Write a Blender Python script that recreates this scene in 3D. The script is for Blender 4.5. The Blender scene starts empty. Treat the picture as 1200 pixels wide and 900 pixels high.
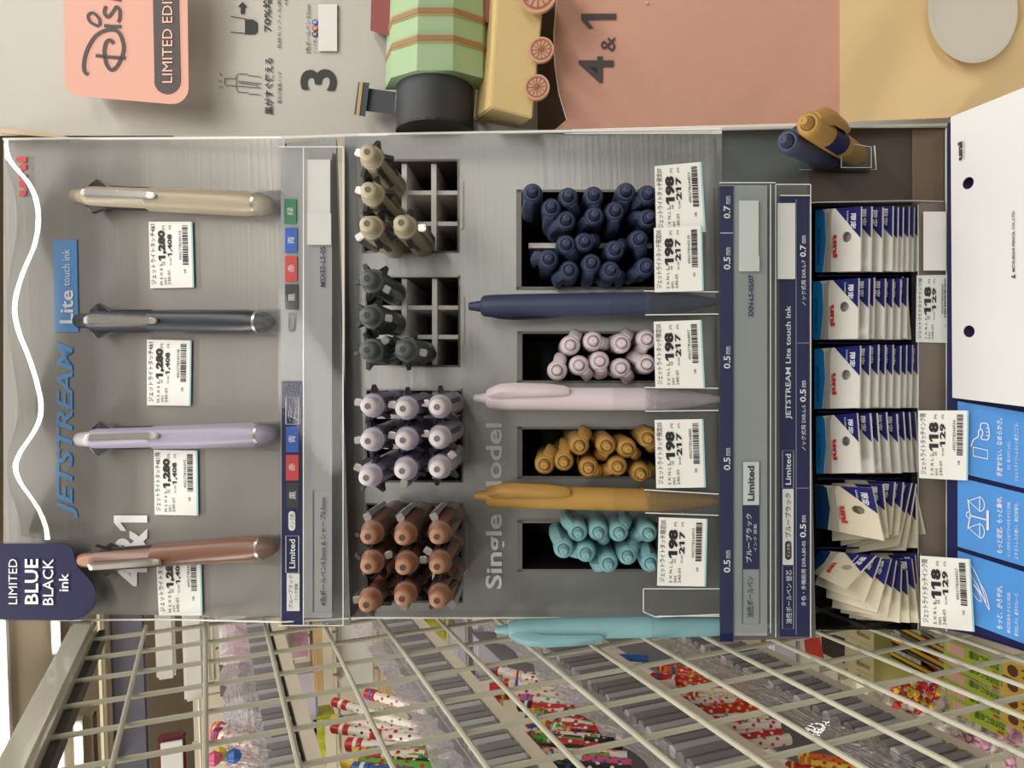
import bpy, bmesh, math, random
from mathutils import Vector, Matrix
random.seed(7)
SC = bpy.context.scene
COL = SC.collection
V = Vector
# ------------------------------------------------------------------ camera
FPX, CX, CY = 935.0, 600.0, 450.0
CAM = V((0, 0, 1.35))
_d = V((-359, -6, 935)).normalized()              # world depth axis seen in image axes (x right, y down, z forward)
_g = V((2450, -80, 935)); _g = (_g - _d * _g.dot(_d)).normalized()
_Z = -_g; _Y = _d; _X = _Y.cross(_Z)
def i2w(c): return V((_X.dot(c), _Y.dot(c), _Z.dot(c)))
cam = bpy.data.objects.new('camera', bpy.data.cameras.new('camera')); COL.objects.link(cam)
_r, _u, _b = i2w(V((1, 0, 0))), i2w(V((0, -1, 0))), i2w(V((0, 0, -1)))
cam.matrix_world = Matrix(((_r.x, _u.x, _b.x, CAM.x), (_r.y, _u.y, _b.y, CAM.y), (_r.z, _u.z, _b.z, CAM.z), (0, 0, 0, 1)))
cam.data.sensor_width = 36; cam.data.lens = 36 * FPX / 1200; cam.data.clip_start = 0.01; cam.data.clip_end = 60
SC.camera = cam
# ------------------------------------------------------------------ world, lights, exposure
w = bpy.data.worlds.new('shop_air'); SC.world = w; w.use_nodes = True
w.node_tree.nodes['Background'].inputs[0].default_value = (1.0, 0.96, 0.90, 1)
w.node_tree.nodes['Background'].inputs[1].default_value = 0.45
SC.view_settings.view_transform = 'Standard'; SC.view_settings.look = 'None'
SC.view_settings.exposure = -0.14; SC.view_settings.gamma = 1; SC.view_settings.use_curve_mapping = False
def area(name, loc, tgt, sx, sy, power, col):
    l = bpy.data.lights.new(name, 'AREA'); l.shape = 'RECTANGLE'; l.size = sx; l.size_y = sy; l.energy = power; l.color = col
    o = bpy.data.objects.new(name, l); COL.objects.link(o); o.location = loc
    o.rotation_euler = (V(tgt) - V(loc)).to_track_quat('-Z', 'Y').to_euler(); return o
WARM = (1.0, 0.955, 0.885)
area('ceiling_tube', (0.3, 0.95, 2.75), (0.3, 0.95, 0), 2.6, 0.16, 24, WARM)
area('ceiling_tube', (0.7, -0.22, 2.75), (0.6, -0.1, 0), 2.4, 0.2, 24, WARM)
area('ceiling_tube', (1.1, -1.7, 2.75), (0.7, -1.2, 0), 2.6, 0.2, 26, WARM)
area('ceiling_tube', (-1.7, 0.3, 2.75), (-1.2, 0.6, 0), 1.6, 0.3, 44, WARM)
# ------------------------------------------------------------------ materials
def lin(c): return tuple(((x / 255) / 12.92 if x / 255 <= 0.04045 else ((x / 255 + 0.055) / 1.055) ** 2.4) for x in c) + (1,)
_mats = {}
def mat(name, rgb, rough=0.5, metal=0.0, spec=0.5, noise=0.0, nscale=40, bump=0.0, bscale=400, emit=None, trans=None, coat=0, brushed=False, var=None):
    if name in _mats: return _mats[name]
    m = bpy.data.materials.new(name); m.use_nodes = True; nt = m.node_tree; b = nt.nodes['Principled BSDF']
    b.inputs['Base Color'].default_value = lin(rgb); b.inputs['Roughness'].default_value = rough
    b.inputs['Metallic'].default_value = metal; b.inputs['Specular IOR Level'].default_value = spec
    if coat: b.inputs['Coat Weight'].default_value = coat; b.inputs['Coat Roughness'].default_value = 0.05
    if noise or bump:
        tc = nt.nodes.new('ShaderNodeTexCoord'); mp = nt.nodes.new('ShaderNodeMapping')
        nt.links.new(tc.outputs['Object'], mp.inputs[0])
        if brushed: mp.inputs['Scale'].default_value = (0.04, 1, 1)
    if noise:
        n = nt.nodes.new('ShaderNodeTexNoise'); n.inputs['Scale'].default_value = nscale; n.inputs['Detail'].default_value = 4
        nt.links.new(mp.outputs[0], n.inputs[0]); mx = nt.nodes.new('ShaderNodeMix'); mx.data_type = 'RGBA'
        mx.inputs[6].default_value = lin(tuple(max(0, x * (1 - noise)) for x in rgb)); mx.inputs[7].default_value = lin(tuple(min(255, x * (1 + noise)) for x in (var or rgb)))
        nt.links.new(n.outputs[0], mx.inputs[0]); nt.links.new(mx.outputs[2], b.inputs['Base Color'])
    if bump:
        n2 = nt.nodes.new('ShaderNodeTexNoise'); n2.inputs['Scale'].default_value = bscale; nt.links.new(mp.outputs[0], n2.inputs[0])
        bp = nt.nodes.new('ShaderNodeBump'); bp.inputs['Strength'].default_value = bump; bp.inputs['Distance'].default_value = 0.001
        nt.links.new(n2.outputs[0], bp.inputs['Height']); nt.links.new(bp.outputs[0], b.inputs['Normal'])
    if emit: b.inputs['Emission Color'].default_value = lin(rgb); b.inputs['Emission Strength'].default_value = emit
    _mats[name] = m; return m
def clear(name, tint=(255, 255, 255), alpha=0.08, rough=0.06, gloss=1.0, base=(200, 200, 200), bump=0):
    """thin clear plastic: transparent tinted film with a fresnel sheen and a little haze"""
    if name in _mats: return _mats[name]
    m = bpy.data.materials.new(name); m.use_nodes = True; nt = m.node_tree; nt.nodes.clear()
    N = nt.nodes.new; L = nt.links.new
    out = N('ShaderNodeOutputMaterial'); tr = N('ShaderNodeBsdfTransparent'); tr.inputs[0].default_value = lin(tint)
    df = N('ShaderNodeBsdfDiffuse'); df.inputs[0].default_value = lin(base); gl = N('ShaderNodeBsdfGlossy'); gl.inputs['Roughness'].default_value = rough
    m1 = N('ShaderNodeMixShader'); m1.inputs[0].default_value = alpha; L(tr.outputs[0], m1.inputs[1]); L(df.outputs[0], m1.inputs[2])
    fr = N('ShaderNodeFresnel'); fr.inputs[0].default_value = 1.42; mu = N('ShaderNodeMath'); mu.operation = 'MULTIPLY'; mu.inputs[1].default_value = gloss
    L(fr.outputs[0], mu.inputs[0]); m2 = N('ShaderNodeMixShader'); L(mu.outputs[0], m2.inputs[0]); L(m1.outputs[0], m2.inputs[1]); L(gl.outputs[0], m2.inputs[2])
    if bump:
        n2 = N('ShaderNodeTexNoise'); n2.inputs['Scale'].default_value = 14; bp = N('ShaderNodeBump'); bp.inputs['Strength'].default_value = bump; bp.inputs['Distance'].default_value = 0.02
        L(n2.outputs[0], bp.inputs['Height']); L(bp.outputs[0], gl.inputs['Normal']); L(bp.outputs[0], fr.inputs['Normal'])
    L(m2.outputs[0], out.inputs[0]); _mats[name] = m; return m
SILVER = mat('silver_board', (156, 154, 151), 0.36, 0.55, noise=0.05, nscale=25, bump=0.08, bscale=500, brushed=True)
SILVER_D = mat('silver_board_low', (140, 141, 140), 0.34, 0.7, noise=0.05, nscale=25, bump=0.08, bscale=500, brushed=True)
GREYBOARD = mat('grey_board', (180, 177, 170), 0.5, 0.25, noise=0.015, nscale=300)
WHITE = mat('white_card', (232, 231, 227), 0.6, noise=0.02, nscale=60)
PAPER = mat('tag_paper', (238, 240, 236), 0.35, noise=0.01)
INK = mat('black_ink', (22, 22, 24), 0.5)
DIVID = mat('white_divider', (236, 234, 230), 0.6, noise=0.04, nscale=80)
TRAYDARK = mat('tray_dark', (34, 33, 33), 0.5)
TRAYBROWN = mat('tray_brown', (92, 80, 72), 0.45, noise=0.08, nscale=30)
NAVY = mat('navy_print', (15, 19, 76), 0.5, spec=.3, noise=0.04, nscale=40)
NAVYINK = mat('navy_ink', (26, 30, 84), 0.5)
BLUEP = mat('blue_print', (74, 148, 226), 0.5, noise=0.02)
BLUELOGO = mat('blue_logo', (92, 148, 208), 0.5)
WINK = mat('white_ink', (232, 234, 238), 0.5)
LGREY = mat('light_grey_ink', (212, 214, 212), 0.45)
REDINK = mat('red_ink', (205, 44, 52), 0.5)
TEALEDGE = mat('teal_edge', (160, 206, 212), 0.4)
STICK = mat('blank_sticker', (226, 224, 222), 0.55, noise=0.02, nscale=120, bump=0.1, bscale=90)
CLEAR = clear('clear_sheet', (252, 253, 253), 0.01, 0.05, .22)
CLEARH = clear('clear_hazy_sheet', (246, 249, 249), 0.02, 0.10, .25)
CLEARG = clear('clear_pocket', (240, 241, 243), 0.04, 0.06, .7, bump=0.15)
CHROME = mat('satin_steel', (188, 186, 184), 0.28, 0.9)
BLACKP = mat('black_plastic', (30, 31, 34), 0.35)
CREAM = mat('cream_enamel', (206, 203, 184), 0.22, coat=0.5, noise=0.03, nscale=30, bump=0.05, bscale=60)
WIREM = mat('wire_enamel', (184, 182, 164), 0.38, noise=0.04, nscale=60)
WIREF = mat('far_wire_enamel', (214, 206, 178), 0.4)
# ------------------------------------------------------------------ mesh builder
class MB:
    def __init__(s): s.v = []; s.f = []
    def add(s, vs, fs):
        b = len(s.v); s.v += [V(p) for p in vs]; s.f += [tuple(b + i for i in f) for f in fs]
    def hexa(s, c):      # 8 corners: 4 front then 4 back
        s.add(c, [(0, 1, 2, 3), (7, 6, 5, 4), (0, 4, 5, 1), (1, 5, 6, 2), (2, 6, 7, 3), (3, 7, 4, 0)])
    def box(s, a, b):
        x0, y0, z0 = a; x1, y1, z1 = b
        s.hexa([(x0, y0, z0), (x1, y0, z0), (x1, y0, z1), (x0, y0, z1), (x0, y1, z0), (x1, y1, z0), (x1, y1, z1), (x0, y1, z1)])
    def tube(s, pts, r, n=8, cap=True):
        pts = [V(p) for p in pts]; rs = r if isinstance(r, (list, tuple)) else [r] * len(pts); rings = []
        for i, p in enumerate(pts):
            t = (pts[min(i + 1, len(pts) - 1)] - pts[max(i - 1, 0)]).normalized()
            a = t.orthogonal().normalized() if i == 0 else (a0 - t * a0.dot(t)).normalized()
            a0 = a; b = t.cross(a)
            rings.append([p + (a * math.cos(k * 2 * math.pi / n) + b * math.sin(k * 2 * math.pi / n)) * rs[i] for k in range(n)])
        base = len(s.v); s.v += [q for R_ in rings for q in R_]
        for i in range(len(rings) - 1):
            for k in range(n): s.f.append((base + i * n + k, base + i * n + (k + 1) % n, base + (i + 1) * n + (k + 1) % n, base + (i + 1) * n + k))
        if cap: s.f.append(tuple(base + k for k in range(n))[::-1]); s.f.append(tuple(base + (len(rings) - 1) * n + k for k in range(n)))
    def lathe(s, prof, n=20, M=None):  # prof [(r,z)]
        base = len(s.v); M = M or Matrix.Identity(4)
        for r, z in prof:
            for k in range(n):
                a = 2 * math.pi * k / n; s.v.append(M @ V((r * math.cos(a), r * math.sin(a), z)))
        for i in range(len(prof) - 1):
            for k in range(n): s.f.append((base + i * n + k, base + i * n + (k + 1) % n, base + (i + 1) * n + (k + 1) % n, base + (i + 1) * n + k))
        s.f.append(tuple(base + k for k in range(n))[::-1]); s.f.append(tuple(base + (len(prof) - 1) * n + k for k in range(n)))
    def prism(s, front, back):
        n = len(front); base = len(s.v); s.v += [V(p) for p in front] + [V(p) for p in back]
        s.f.append(tuple(base + i for i in range(n))); s.f.append(tuple(base + n + i for i in range(n))[::-1])
        for i in range(n): s.f.append((base + i, base + n + i, base + n + (i + 1) % n, base + (i + 1) % n))
    def build(s, name, m, parent=None, org=None, smooth=False, tagd=None, bevel=0):
        """world-coordinate geometry; origin moved to org (or the parent's location)"""
        o_ = V(parent['_o']) if parent is not None else (V(org) if org is not None else (sum(s.v, V()) / len(s.v) if s.v else V()))
        me = bpy.data.meshes.new(name); me.from_pydata([tuple(p - o_) for p in s.v], [], s.f)
        bm = bmesh.new(); bm.from_mesh(me); bmesh.ops.recalc_face_normals(bm, faces=bm.faces)
        if bevel: bmesh.ops.bevel(bm, geom=[e for e in bm.edges], offset=bevel, segments=2, affect='EDGES', clamp_overlap=True)
        ng = [f for f in bm.faces if len(f.verts) > 4]
        if ng: bmesh.ops.triangulate(bm, faces=ng)
        bm.to_mesh(me); bm.free(); me.materials.append(m)
        if smooth:
            me.polygons.foreach_set('use_smooth', [True] * len(me.polygons)); me.set_sharp_from_angle(angle=math.radians(38))
        o = bpy.data.objects.new(name, me); COL.objects.link(o)
        if parent is not None:
            o.parent = parent
            # a sub-part's parent is a mesh whose own origin is the thing's, so local offset is zero
        else: o.location = o_
        o['_o'] = tuple(o_)
        if tagd: tag(o, *tagd)
        return o
def tag(o, label=None, cat=None, group=None, kind=None):
    if label: o['label'] = label
    if cat: o['category'] = cat
    if group: o['group'] = group
    if kind: o['kind'] = kind
    return o
def thing(name, label, cat, loc, group=None):
    o = bpy.data.objects.new(name, None); COL.objects.link(o); o.location = V(loc); o.empty_display_size = 0.01; o['_o'] = tuple(loc)
    return tag(o, label, cat, group)
# ------------------------------------------------------------------ picking points of real planes
def ray(px, py): return i2w(V(((px - CX) / FPX, (py - CY) / FPX, 1)))       # depth-1 ray
def pz(px, py, zc): return CAM + ray(px, py) * zc
class Plane:
    """a plane that contains the world X direction, through two sagittal points given as (image x, depth)"""
    def __init__(s, xa, za, xb, zb):
        pa, pb = pz(xa, CY, za), pz(xb, CY, zb); s.o = pb
        s.v = pa - pb; s.v.x = 0; s.v.normalize(); s.u = V((1, 0, 0)); s.n = s.u.cross(s.v).normalized()
    def at(s, px, py, h=0.0):
        r = ray(px, py); o = s.o + s.n * h; return CAM + r * ((o - CAM).dot(s.n) / r.dot(s.n))
class Patch:
    """bilinear patch of four 3D corners: s along image x, t along image y (00, 10, 11, 01)"""
    def __init__(s, a, b, c, d):
        s.c = [V(a), V(b), V(c), V(d)]; s.n = (s.c[3] - s.c[0]).cross(s.c[1] - s.c[0]).normalized()
        mid = (s.c[0] + s.c[2]) / 2
        if s.n.dot(CAM - mid) < 0: s.n = -s.n
    def at(s, x, y, h=0.0):
        a, b, c, d = s.c; return a * (1 - x) * (1 - y) + b * x * (1 - y) + c * x * y + d * (1 - x) * y + s.n * h
def rect(B, S, x0, y0, x1, y1, h0, h1):
    B.prism([S.at(x0, y0, h1), S.at(x1, y0, h1), S.at(x1, y1, h1), S.at(x0, y1, h1)], [S.at(x0, y0, h0), S.at(x1, y0, h0), S.at(x1, y1, h0), S.at(x0, y1, h0)])
def poly(B, S, pts, h0, h1): B.prism([S.at(x, y, h1) for x, y in pts], [S.at(x, y, h0) for x, y in pts])
def flat(B, S, pts, h):
    b = len(B.v); B.v += [S.at(x, y, h) for x, y in pts]; B.f.append(tuple(range(b, b + len(pts))))
def stroke(B, S, pts, wd, h, closed=False):
    n = len(pts); L_, R_ = [], []
    ws = wd if isinstance(wd, (list, tuple)) else [wd] * n
    for i, p in enumerate(pts):
        a = pts[(i - 1) % n] if closed or i > 0 else p; b = pts[(i + 1) % n] if closed or i < n - 1 else p
        dx, dy = b[0] - a[0], b[1] - a[1]; l = math.hypot(dx, dy) or 1; nx, ny = -dy / l * ws[i] / 2, dx / l * ws[i] / 2
        L_.append(S.at(p[0] + nx, p[1] + ny, h)); R_.append(S.at(p[0] - nx, p[1] - ny, h))
    base = len(B.v); B.v += L_ + R_
    for i in range(n if closed else n - 1):
        j = (i + 1) % n; B.f.append((base + i, base + j, base + n + j, base + n + i))
def rrect(x0, y0, x1, y1, r, n=5):
    o = []
    for cx, cy, a0 in ((x1 - r, y0 + r, -90), (x1 - r, y1 - r, 0), (x0 + r, y1 - r, 90), (x0 + r, y0 + r, 180)):
        for k in range(n + 1):
            a = math.radians(a0 + 90 * k / n); o.append((cx + r * math.cos(a), cy + r * math.sin(a)))
    return o
def circ(cx, cy, rx, ry=None, n=20, a0=0, a1=360, end=False):
    ry = ry or rx; return [(cx + rx * math.cos(math.radians(a0 + (a1 - a0) * k / n)), cy + ry * math.sin(math.radians(a0 + (a1 - a0) * k / n))) for k in range(n + (1 if end else 0))]
def smoothline(P, k=6):
    out = []
    for i in range(len(P) - 1):
        p0, p1, p2, p3 = P[max(i - 1, 0)], P[i], P[i + 1], P[min(i + 2, len(P) - 1)]
        for j in range(k):
            t = j / k
            out.append(tuple(0.5 * (2 * p1[q] + (p2[q] - p0[q]) * t + (2 * p0[q] - 5 * p1[q] + 4 * p2[q] - p3[q]) * t * t + (3 * p1[q] - p0[q] - 3 * p2[q] + p3[q]) * t ** 3) for q in (0, 1)))
    out.append(P[-1]); return out
# ------------------------------------------------------------------ lettering (the built-in font turned into flat mesh)
_tc = {}
def glyphs(s, bold=0.0, shear=0.0, res=2):
    k = (s, bold, shear, res)
    if k in _tc: return _tc[k]
    c = bpy.data.curves.new('t', 'FONT'); c.body = s; c.resolution_u = res; c.offset = bold; c.shear = shear
    o = bpy.data.objects.new('t', c); COL.objects.link(o); dg = bpy.context.evaluated_depsgraph_get(); dg.update()
    m = bpy.data.meshes.new_from_object(o.evaluated_get(dg)); vs = [(v.co.x, v.co.y) for v in m.vertices]; fs = [tuple(p.vertices) for p in m.polygons]
    bpy.data.objects.remove(o); bpy.data.curves.remove(c); bpy.data.meshes.remove(m)
    if '1' in s and not set(s) & set('lI|i'):      # give the bare stroke of the digit one its flag
        comp = {}
        for f in fs:
            for a in f: comp.setdefault(a, set()).update(f)
        done = set()
        for a in list(comp):
            if a in done: continue
            st, g_ = [a], set()
            while st:
                q = st.pop()
                if q in g_: continue
                g_.add(q); st += list(comp[q])
            done |= g_
            X_ = [vs[q][0] for q in g_]; Y_ = [vs[q][1] for q in g_]
            if len(g_) == 4 and max(Y_) - min(Y_) > .6 and max(X_) - min(X_) < .3:
                xa, yt, wd = min(X_), max(Y_), max(X_) - min(X_); b_ = len(vs)
                vs += [(xa, yt), (xa - .17, yt - .15), (xa - .17, yt - .15 - wd * .85), (xa, yt - wd * .95)]; fs.append((b_, b_ + 1, b_ + 2, b_ + 3))
    x0 = min(v[0] for v in vs); x1 = max(v[0] for v in vs); y0 = min(v[1] for v in vs); y1 = max(v[1] for v in vs)
    r = ([((x - x0) / (x1 - x0), (y - y0) / max(y1 - y0, 1e-6)) for x, y in vs], fs); _tc[k] = r; return r
def text(B, S, s, x0, y0, x1, y1, h, bold=0.0, shear=0.0, mode='n', res=2):
    """fit the inked text into the box x0..x1, y0..y1; 'n' reads up the picture (upright in the shop), 'f' upside down, 'h' stood on end"""
    vs, fs = glyphs(s, bold, shear, res); P = []
    for u, q in vs:
        if mode == 'n': P.append(S.at(x1 - q * (x1 - x0), y1 - u * (y1 - y0), h))
        elif mode == 'f': P.append(S.at(x0 + q * (x1 - x0), y0 + u * (y1 - y0), h))
        else: P.append(S.at(x1 - u * (x1 - x0), y0 + q * (y1 - y0), h))
    B.add(P, fs)
def put_text(parent, S, items, m, h, name='lettering'):
    B = MB()
    for it in items:
        s, x0, y0, x1, y1 = it[:5]; kw = it[5] if len(it) > 5 else {}; text(B, S, s, x0, y0, x1, y1, h, **kw)
    return B.build(name, m, parent)

# ================================================================== SETTING
B = MB(); B.box((-3.5, -4, -0.02), (3.5, 8, 0)); o = B.build('floor', mat('floor_vinyl', (176, 168, 152), 0.35, noise=0.05, nscale=3)); tag(o, kind='structure')
B = MB(); B.box((-3.6, -4, 3.2), (3.6, 7.7, 3.25)); o = B.build('ceiling', mat('ceiling_tile', (206, 200, 190), 0.8, noise=0.03, nscale=3)); tag(o, kind='structure')
B = MB(); B.box((-3.5, 7.6, 0), (3.5, 7.7, 3.2)); o = B.build('wall_back', mat('beige_wall', (198, 184, 160), 0.7, noise=0.03, nscale=2)); tag(o, kind='structure')
B = MB(); B.box((3.5, -4, 0), (3.6, 7.7, 3.2)); o = B.build('wall_right', _mats['beige_wall']); tag(o, kind='structure')
B = MB(); B.box((-3.6, -4, 0), (-3.5, 7.7, 3.2)); o = B.build('wall_left', _mats['beige_wall']); tag(o, kind='structure')

# planes of the display (image x, depth) -> all contain the shop's left-right direction
PA = Plane(20, 0.455, 330, 0.400)
PR1 = Plane(328, 0.388, 402, 0.384)
PB = Plane(402, 0.402, 845, 0.380)
PT = Plane(765, 0.353, 845, 0.350)      # price rail face
PR2 = Plane(845, 0.350, 905, 0.347)
PR3 = Plane(905, 0.352, 950, 0.349)
PF = Plane(1110, 0.352, 1200, 0.340)
base_pt = PF.at(1200, 450)
disp = thing('pen_display', 'silver tiered counter display full of ballpoint pens with navy bands and refills', 'display stand', (0, base_pt.y, base_pt.z - 0.02))

# --- header panel (leans back), with bent-back top
B = MB()
XL, XR = PB.at(600, 725).x, PB.at(600, 156).x
def sag(P, px, h=0): return P.at(px, CY, h)
def slab(B, pts, x0, x1, th):   # strip of sagittal points swept in X, with thickness away from camera
    n = len(pts)
    f0 = [V((x0, p.y, p.z)) for p in pts]; f1 = [V((x1, p.y, p.z)) for p in pts]
    k0 = [V((x0, p.y + th, p.z)) for p in pts]; k1 = [V((x1, p.y + th, p.z)) for p in pts]
    for i in range(n - 1): B.hexa([f0[i], f1[i], f1[i + 1], f0[i + 1], k0[i], k1[i], k1[i + 1], k0[i + 1]])
XLa, XRa = PA.at(200, 718).x, PA.at(200, 160).x
top = [sag(PA, 12) + V((0, 0.02, 0.012)), sag(PA, 6) + V((0, 0.004, 0.004)), sag(PA, 20), sag(PA, 60), sag(PA, 335, -0.002)]
poly(B, PA, [(4, 164), (334, 161), (334, 722), (4, 719)], -.003, -.0001)
B.build('header_panel', SILVER, disp, smooth=False)
put_text(disp, PA, [('JETSTREAM', 66, 401, 91, 607, dict(bold=0.018, shear=0.25, res=3))], BLUELOGO, 0.0006)
B = MB(); poly(B, PA, [(62, 281), (90, 281), (92, 389), (64, 389)], 0, 0.0006); B.build('logo_box', BLUELOGO, disp)
put_text(disp, PA, [('Lite', 70, 340, 86, 379, dict(bold=0.02)), ('touch ink', 73, 292, 82, 335)], WINK, 0.0011)
put_text(disp, PA, [('4&1', 133, 604, 173, 687, dict(bold=0.025, res=3))], WINK, 0.0006)
B = MB()
text(B, PA, 'uni', 19, 183, 31, 230, 0.0006, bold=0.04)
B.build('lettering', REDINK, disp)
put_text(disp, PA, [('MITSUBISHI PENCIL', 33, 182, 36.5, 230)], mat('grey_ink', (110, 110, 112), 0.5), 0.0006)

# --- lower stepped panel with the cut-outs
holes = [(427, 189, 536, 294), (430, 325, 537, 428), (430, 458, 540, 563), (431, 592, 540, 704),
         (611, 225, 767, 336), (612, 391, 768, 446), (612, 503, 768, 558), (612, 613, 768, 667)]
xs = sorted(set([404, 846] + [h[0] for h in holes] + [h[2] for h in holes])); ys = sorted(set([157, 724] + [h[1] for h in holes] + [h[3] for h in holes]))
B = MB()
for i in range(len(xs) - 1):
    for j in range(len(ys) - 1):
        cx, cy = (xs[i] + xs[i + 1]) / 2, (ys[j] + ys[j + 1]) / 2
        if any(h[0] < cx < h[2] and h[1] < cy < h[3] for h in holes): continue
        b = len(B.v); B.v += [PB.at(xs[i], ys[j]), PB.at(xs[i + 1], ys[j]), PB.at(xs[i + 1], ys[j + 1]), PB.at(xs[i], ys[j + 1])]; B.f.append((b, b + 1, b + 2, b + 3))
B.build('tray_panel', SILVER_D, disp)
put_text(disp, PB, [('Single Model', 569, 496, 594, 690, dict(bold=0.02, res=3))], LGREY, 0.0006)
PDIR = ray(640, 440).normalized()
def tray(h, depth, m, divx, divy, dm, name='slot_tray', lip=False):
    c = [PB.at(h[0], h[1]), PB.at(h[2], h[1]), PB.at(h[2], h[3]), PB.at(h[0], h[3])]; k = [p + PDIR * depth for p in c]
    B = MB(); cen = sum(c, V()) / 4
    for i in range(4):
        j = (i + 1) % 4; oo = [((c[q] - cen).normalized()) * 0.0015 for q in (i, j)]
        B.hexa([c[i], c[j], k[j], k[i], c[i] + oo[0], c[j] + oo[1], k[j] + oo[1], k[i] + oo[0]])
    B.add(k, [(0, 1, 2, 3)]); t = B.build(name, m, disp)
    B = MB()
    rim = MB()
    for (x, w_) in divx:
        f = [PB.at(x - w_ / 2, h[1] + 0.5), PB.at(x + w_ / 2, h[1] + 0.5), PB.at(x + w_ / 2, h[3] - 0.5), PB.at(x - w_ / 2, h[3] - 0.5)]
        B = MB(); B.hexa([p + PDIR * 0.004 for p in f] + [p + PDIR * (depth - .002) for p in f]); B.build('divider', dm, t)
    for (y, w_) in divy:
        f = [PB.at(h[0] + 8, y - w_ / 2), PB.at(h[2] - 0.5, y - w_ / 2), PB.at(h[2] - 0.5, y + w_ / 2), PB.at(h[0] + 8, y + w_ / 2)]
        B = MB(); B.hexa([p + PDIR * 0.007 for p in f] + [p + PDIR * (depth - .002) for p in f]); B.build('divider', dm, t)
    return t
tray(holes[0], 0.075, TRAYBROWN, [(472, 6), (507, 6)], [(222, 5), (259, 5)], DIVID)
tray(holes[1], 0.075, TRAYBROWN, [(472, 6), (508, 6)], [(359, 5), (394, 5)], DIVID)
tray(holes[2], 0.075, TRAYDARK, [(472, 6), (508, 6)], [(489, 5), (525, 5)], DIVID)
tray(holes[3], 0.075, TRAYDARK, [(472, 6), (508, 6)], [(622, 5), (658, 5)], DIVID)
tray(holes[4], 0.09, TRAYDARK, [], [(285, 6)], DIVID)
for h in holes[5:]: tray(h, 0.09, TRAYDARK, [], [], DIVID)
B = MB()
for h in holes[:4]:
    stroke(B, PB, [(h[2] + 4, h[1] + 22), (h[2] + 7, h[1] + 24), (h[2] + 7, h[1] + 78), (h[2] + 4, h[1] + 80)], 1.2, 0.0005)
B.build('cut_lines', mat('fold_line', (170, 168, 160), .4), disp)
B = MB()
for h in holes[4:]:
    f = 6
    for q in ((h[0] - f, h[1] - 3, h[0], h[3] + 3), (h[0] - f, h[1] - 3, h[2], h[1]), (h[0] - f, h[3], h[2], h[3] + 3)): rect(B, PB, *q, 0, 0.0012)
B.build('slot_rim', mat('rim_grey', (112, 112, 110), 0.5, 0.4), disp)

# --- shelf lip between header panel and lower panel, rail card 1
B = MB()
slab(B, [sag(PA, 331, -0.001), sag(PR1, 402, -0.004), sag(PB, 404, -0.001)], XL, XR, 0.002); B.build('step_ledge', SILVER_D, disp)
r1 = MB(); rect(r1, PR1, 329, 173, 389, 724, 0, 0.0008); rail1 = r1.build('rail_card', mat('rail_silver', (160, 160, 160), .6, .1, noise=.03, brushed=True), disp)
B = MB(); rect(B, PR1, 330, 446, 355, 733, 0.0008, 0.0012); B.build('navy_band', NAVY, rail1)
def blocks(parent, S, items, h0=0.0012, h1=0.0016):
    for nm, m, q in items:
        B = MB(); rect(B, S, *q, h0, h1); B.build(nm, m, parent)
GRN, BLU, RED, BLK = mat('ink_green', (34, 128, 84), .5), mat('ink_blue', (24, 88, 190), .5), mat('ink_red', (205, 54, 54), .5), mat('ink_black', (38, 38, 40), .5)
blocks(rail1, PR1, [('colour_block', GRN, (333, 233, 347, 262)), ('colour_block', BLU, (334, 267, 348, 296)), ('colour_block', RED, (334, 300, 348, 330)), ('colour_block', BLK, (334, 333, 349, 363)),
    ('colour_block', BLU, (335, 500, 350, 530)), ('colour_block', RED, (335, 533, 350, 563)), ('colour_block', BLK, (336, 566, 350, 595)), ('white_block', WHITE, (336, 672, 351, 716))])
for (y0, m) in ((366, BLK), (599, WHITE)):
    B = MB(); poly(B, PR1, rrect(338, y0, 346, y0 + 23, 4), 0.0012, 0.0016); B.build('ink_pill', m, rail1)
put_text(rail1, PR1, [('緑', 336, 243, 344, 252), ('青', 337, 277, 345, 286), ('赤', 337, 310, 345, 319), ('黒', 338, 344, 346, 353), ('青', 338, 510, 346, 519), ('赤', 338, 543, 346, 552), ('黒', 339, 576, 347, 585),
    ('インク色', 339.5, 369, 345, 386), ('ブルー', 337, 473, 342, 490), ('ブラック', 344, 468, 349, 494), ('Limited', 339, 632, 346, 666, dict(bold=0.02))], WINK, 0.0018)
B = MB(); [stroke(B, PR1, q, 0.8, 0.0016, True) for q in ([(335, 466), (350, 466), (350, 497), (335, 497)], [(335, 628), (350, 628), (350, 671), (335, 671)])]; B.build('outline_box', WINK, rail1)
B = MB(); stroke(B, PR1, [(367, 575), (390, 575), (390, 717), (367, 717)], 0.9, 0.0012, True); B.build('outline_box', NAVYINK, rail1)
put_text(rail1, PR1, [('インク色', 339.5, 602, 345, 619), ('ブルーブラック', 338, 674, 343, 713), ('インク搭載', 345, 684, 349, 704), ('4色ボールペン0.5mm & シャープ0.5mm', 375, 583, 382, 710, dict(bold=0.012)), ('MSXE5-LS-05', 375, 289, 381, 336, dict(bold=0.02))], NAVYINK, 0.0018)
B = MB(); rect(B, PR1, 360, 187, 387, 287, 0.001, 0.0025); rect(B, PR1, 361, 250, 388, 287, 0.0025, 0.003); B.build('blank_sticker', STICK, rail1)
B = MB(); rect(B, PR1, 326, 172, 402, 733, 0.0035, 0.0042); B.build('clear_rail_cover', CLEAR, disp)
B = MB()
for q in ([(402, 172), (402, 733)], [(326, 172), (402, 172)], [(326, 733), (402, 733)], [(355.5, 173), (355.5, 733)]): stroke(B, PR1, q, 1.2, 0.0046)
B.build('rail_edge', mat('acrylic_edge', (225, 228, 226), 0.15), disp)

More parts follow.
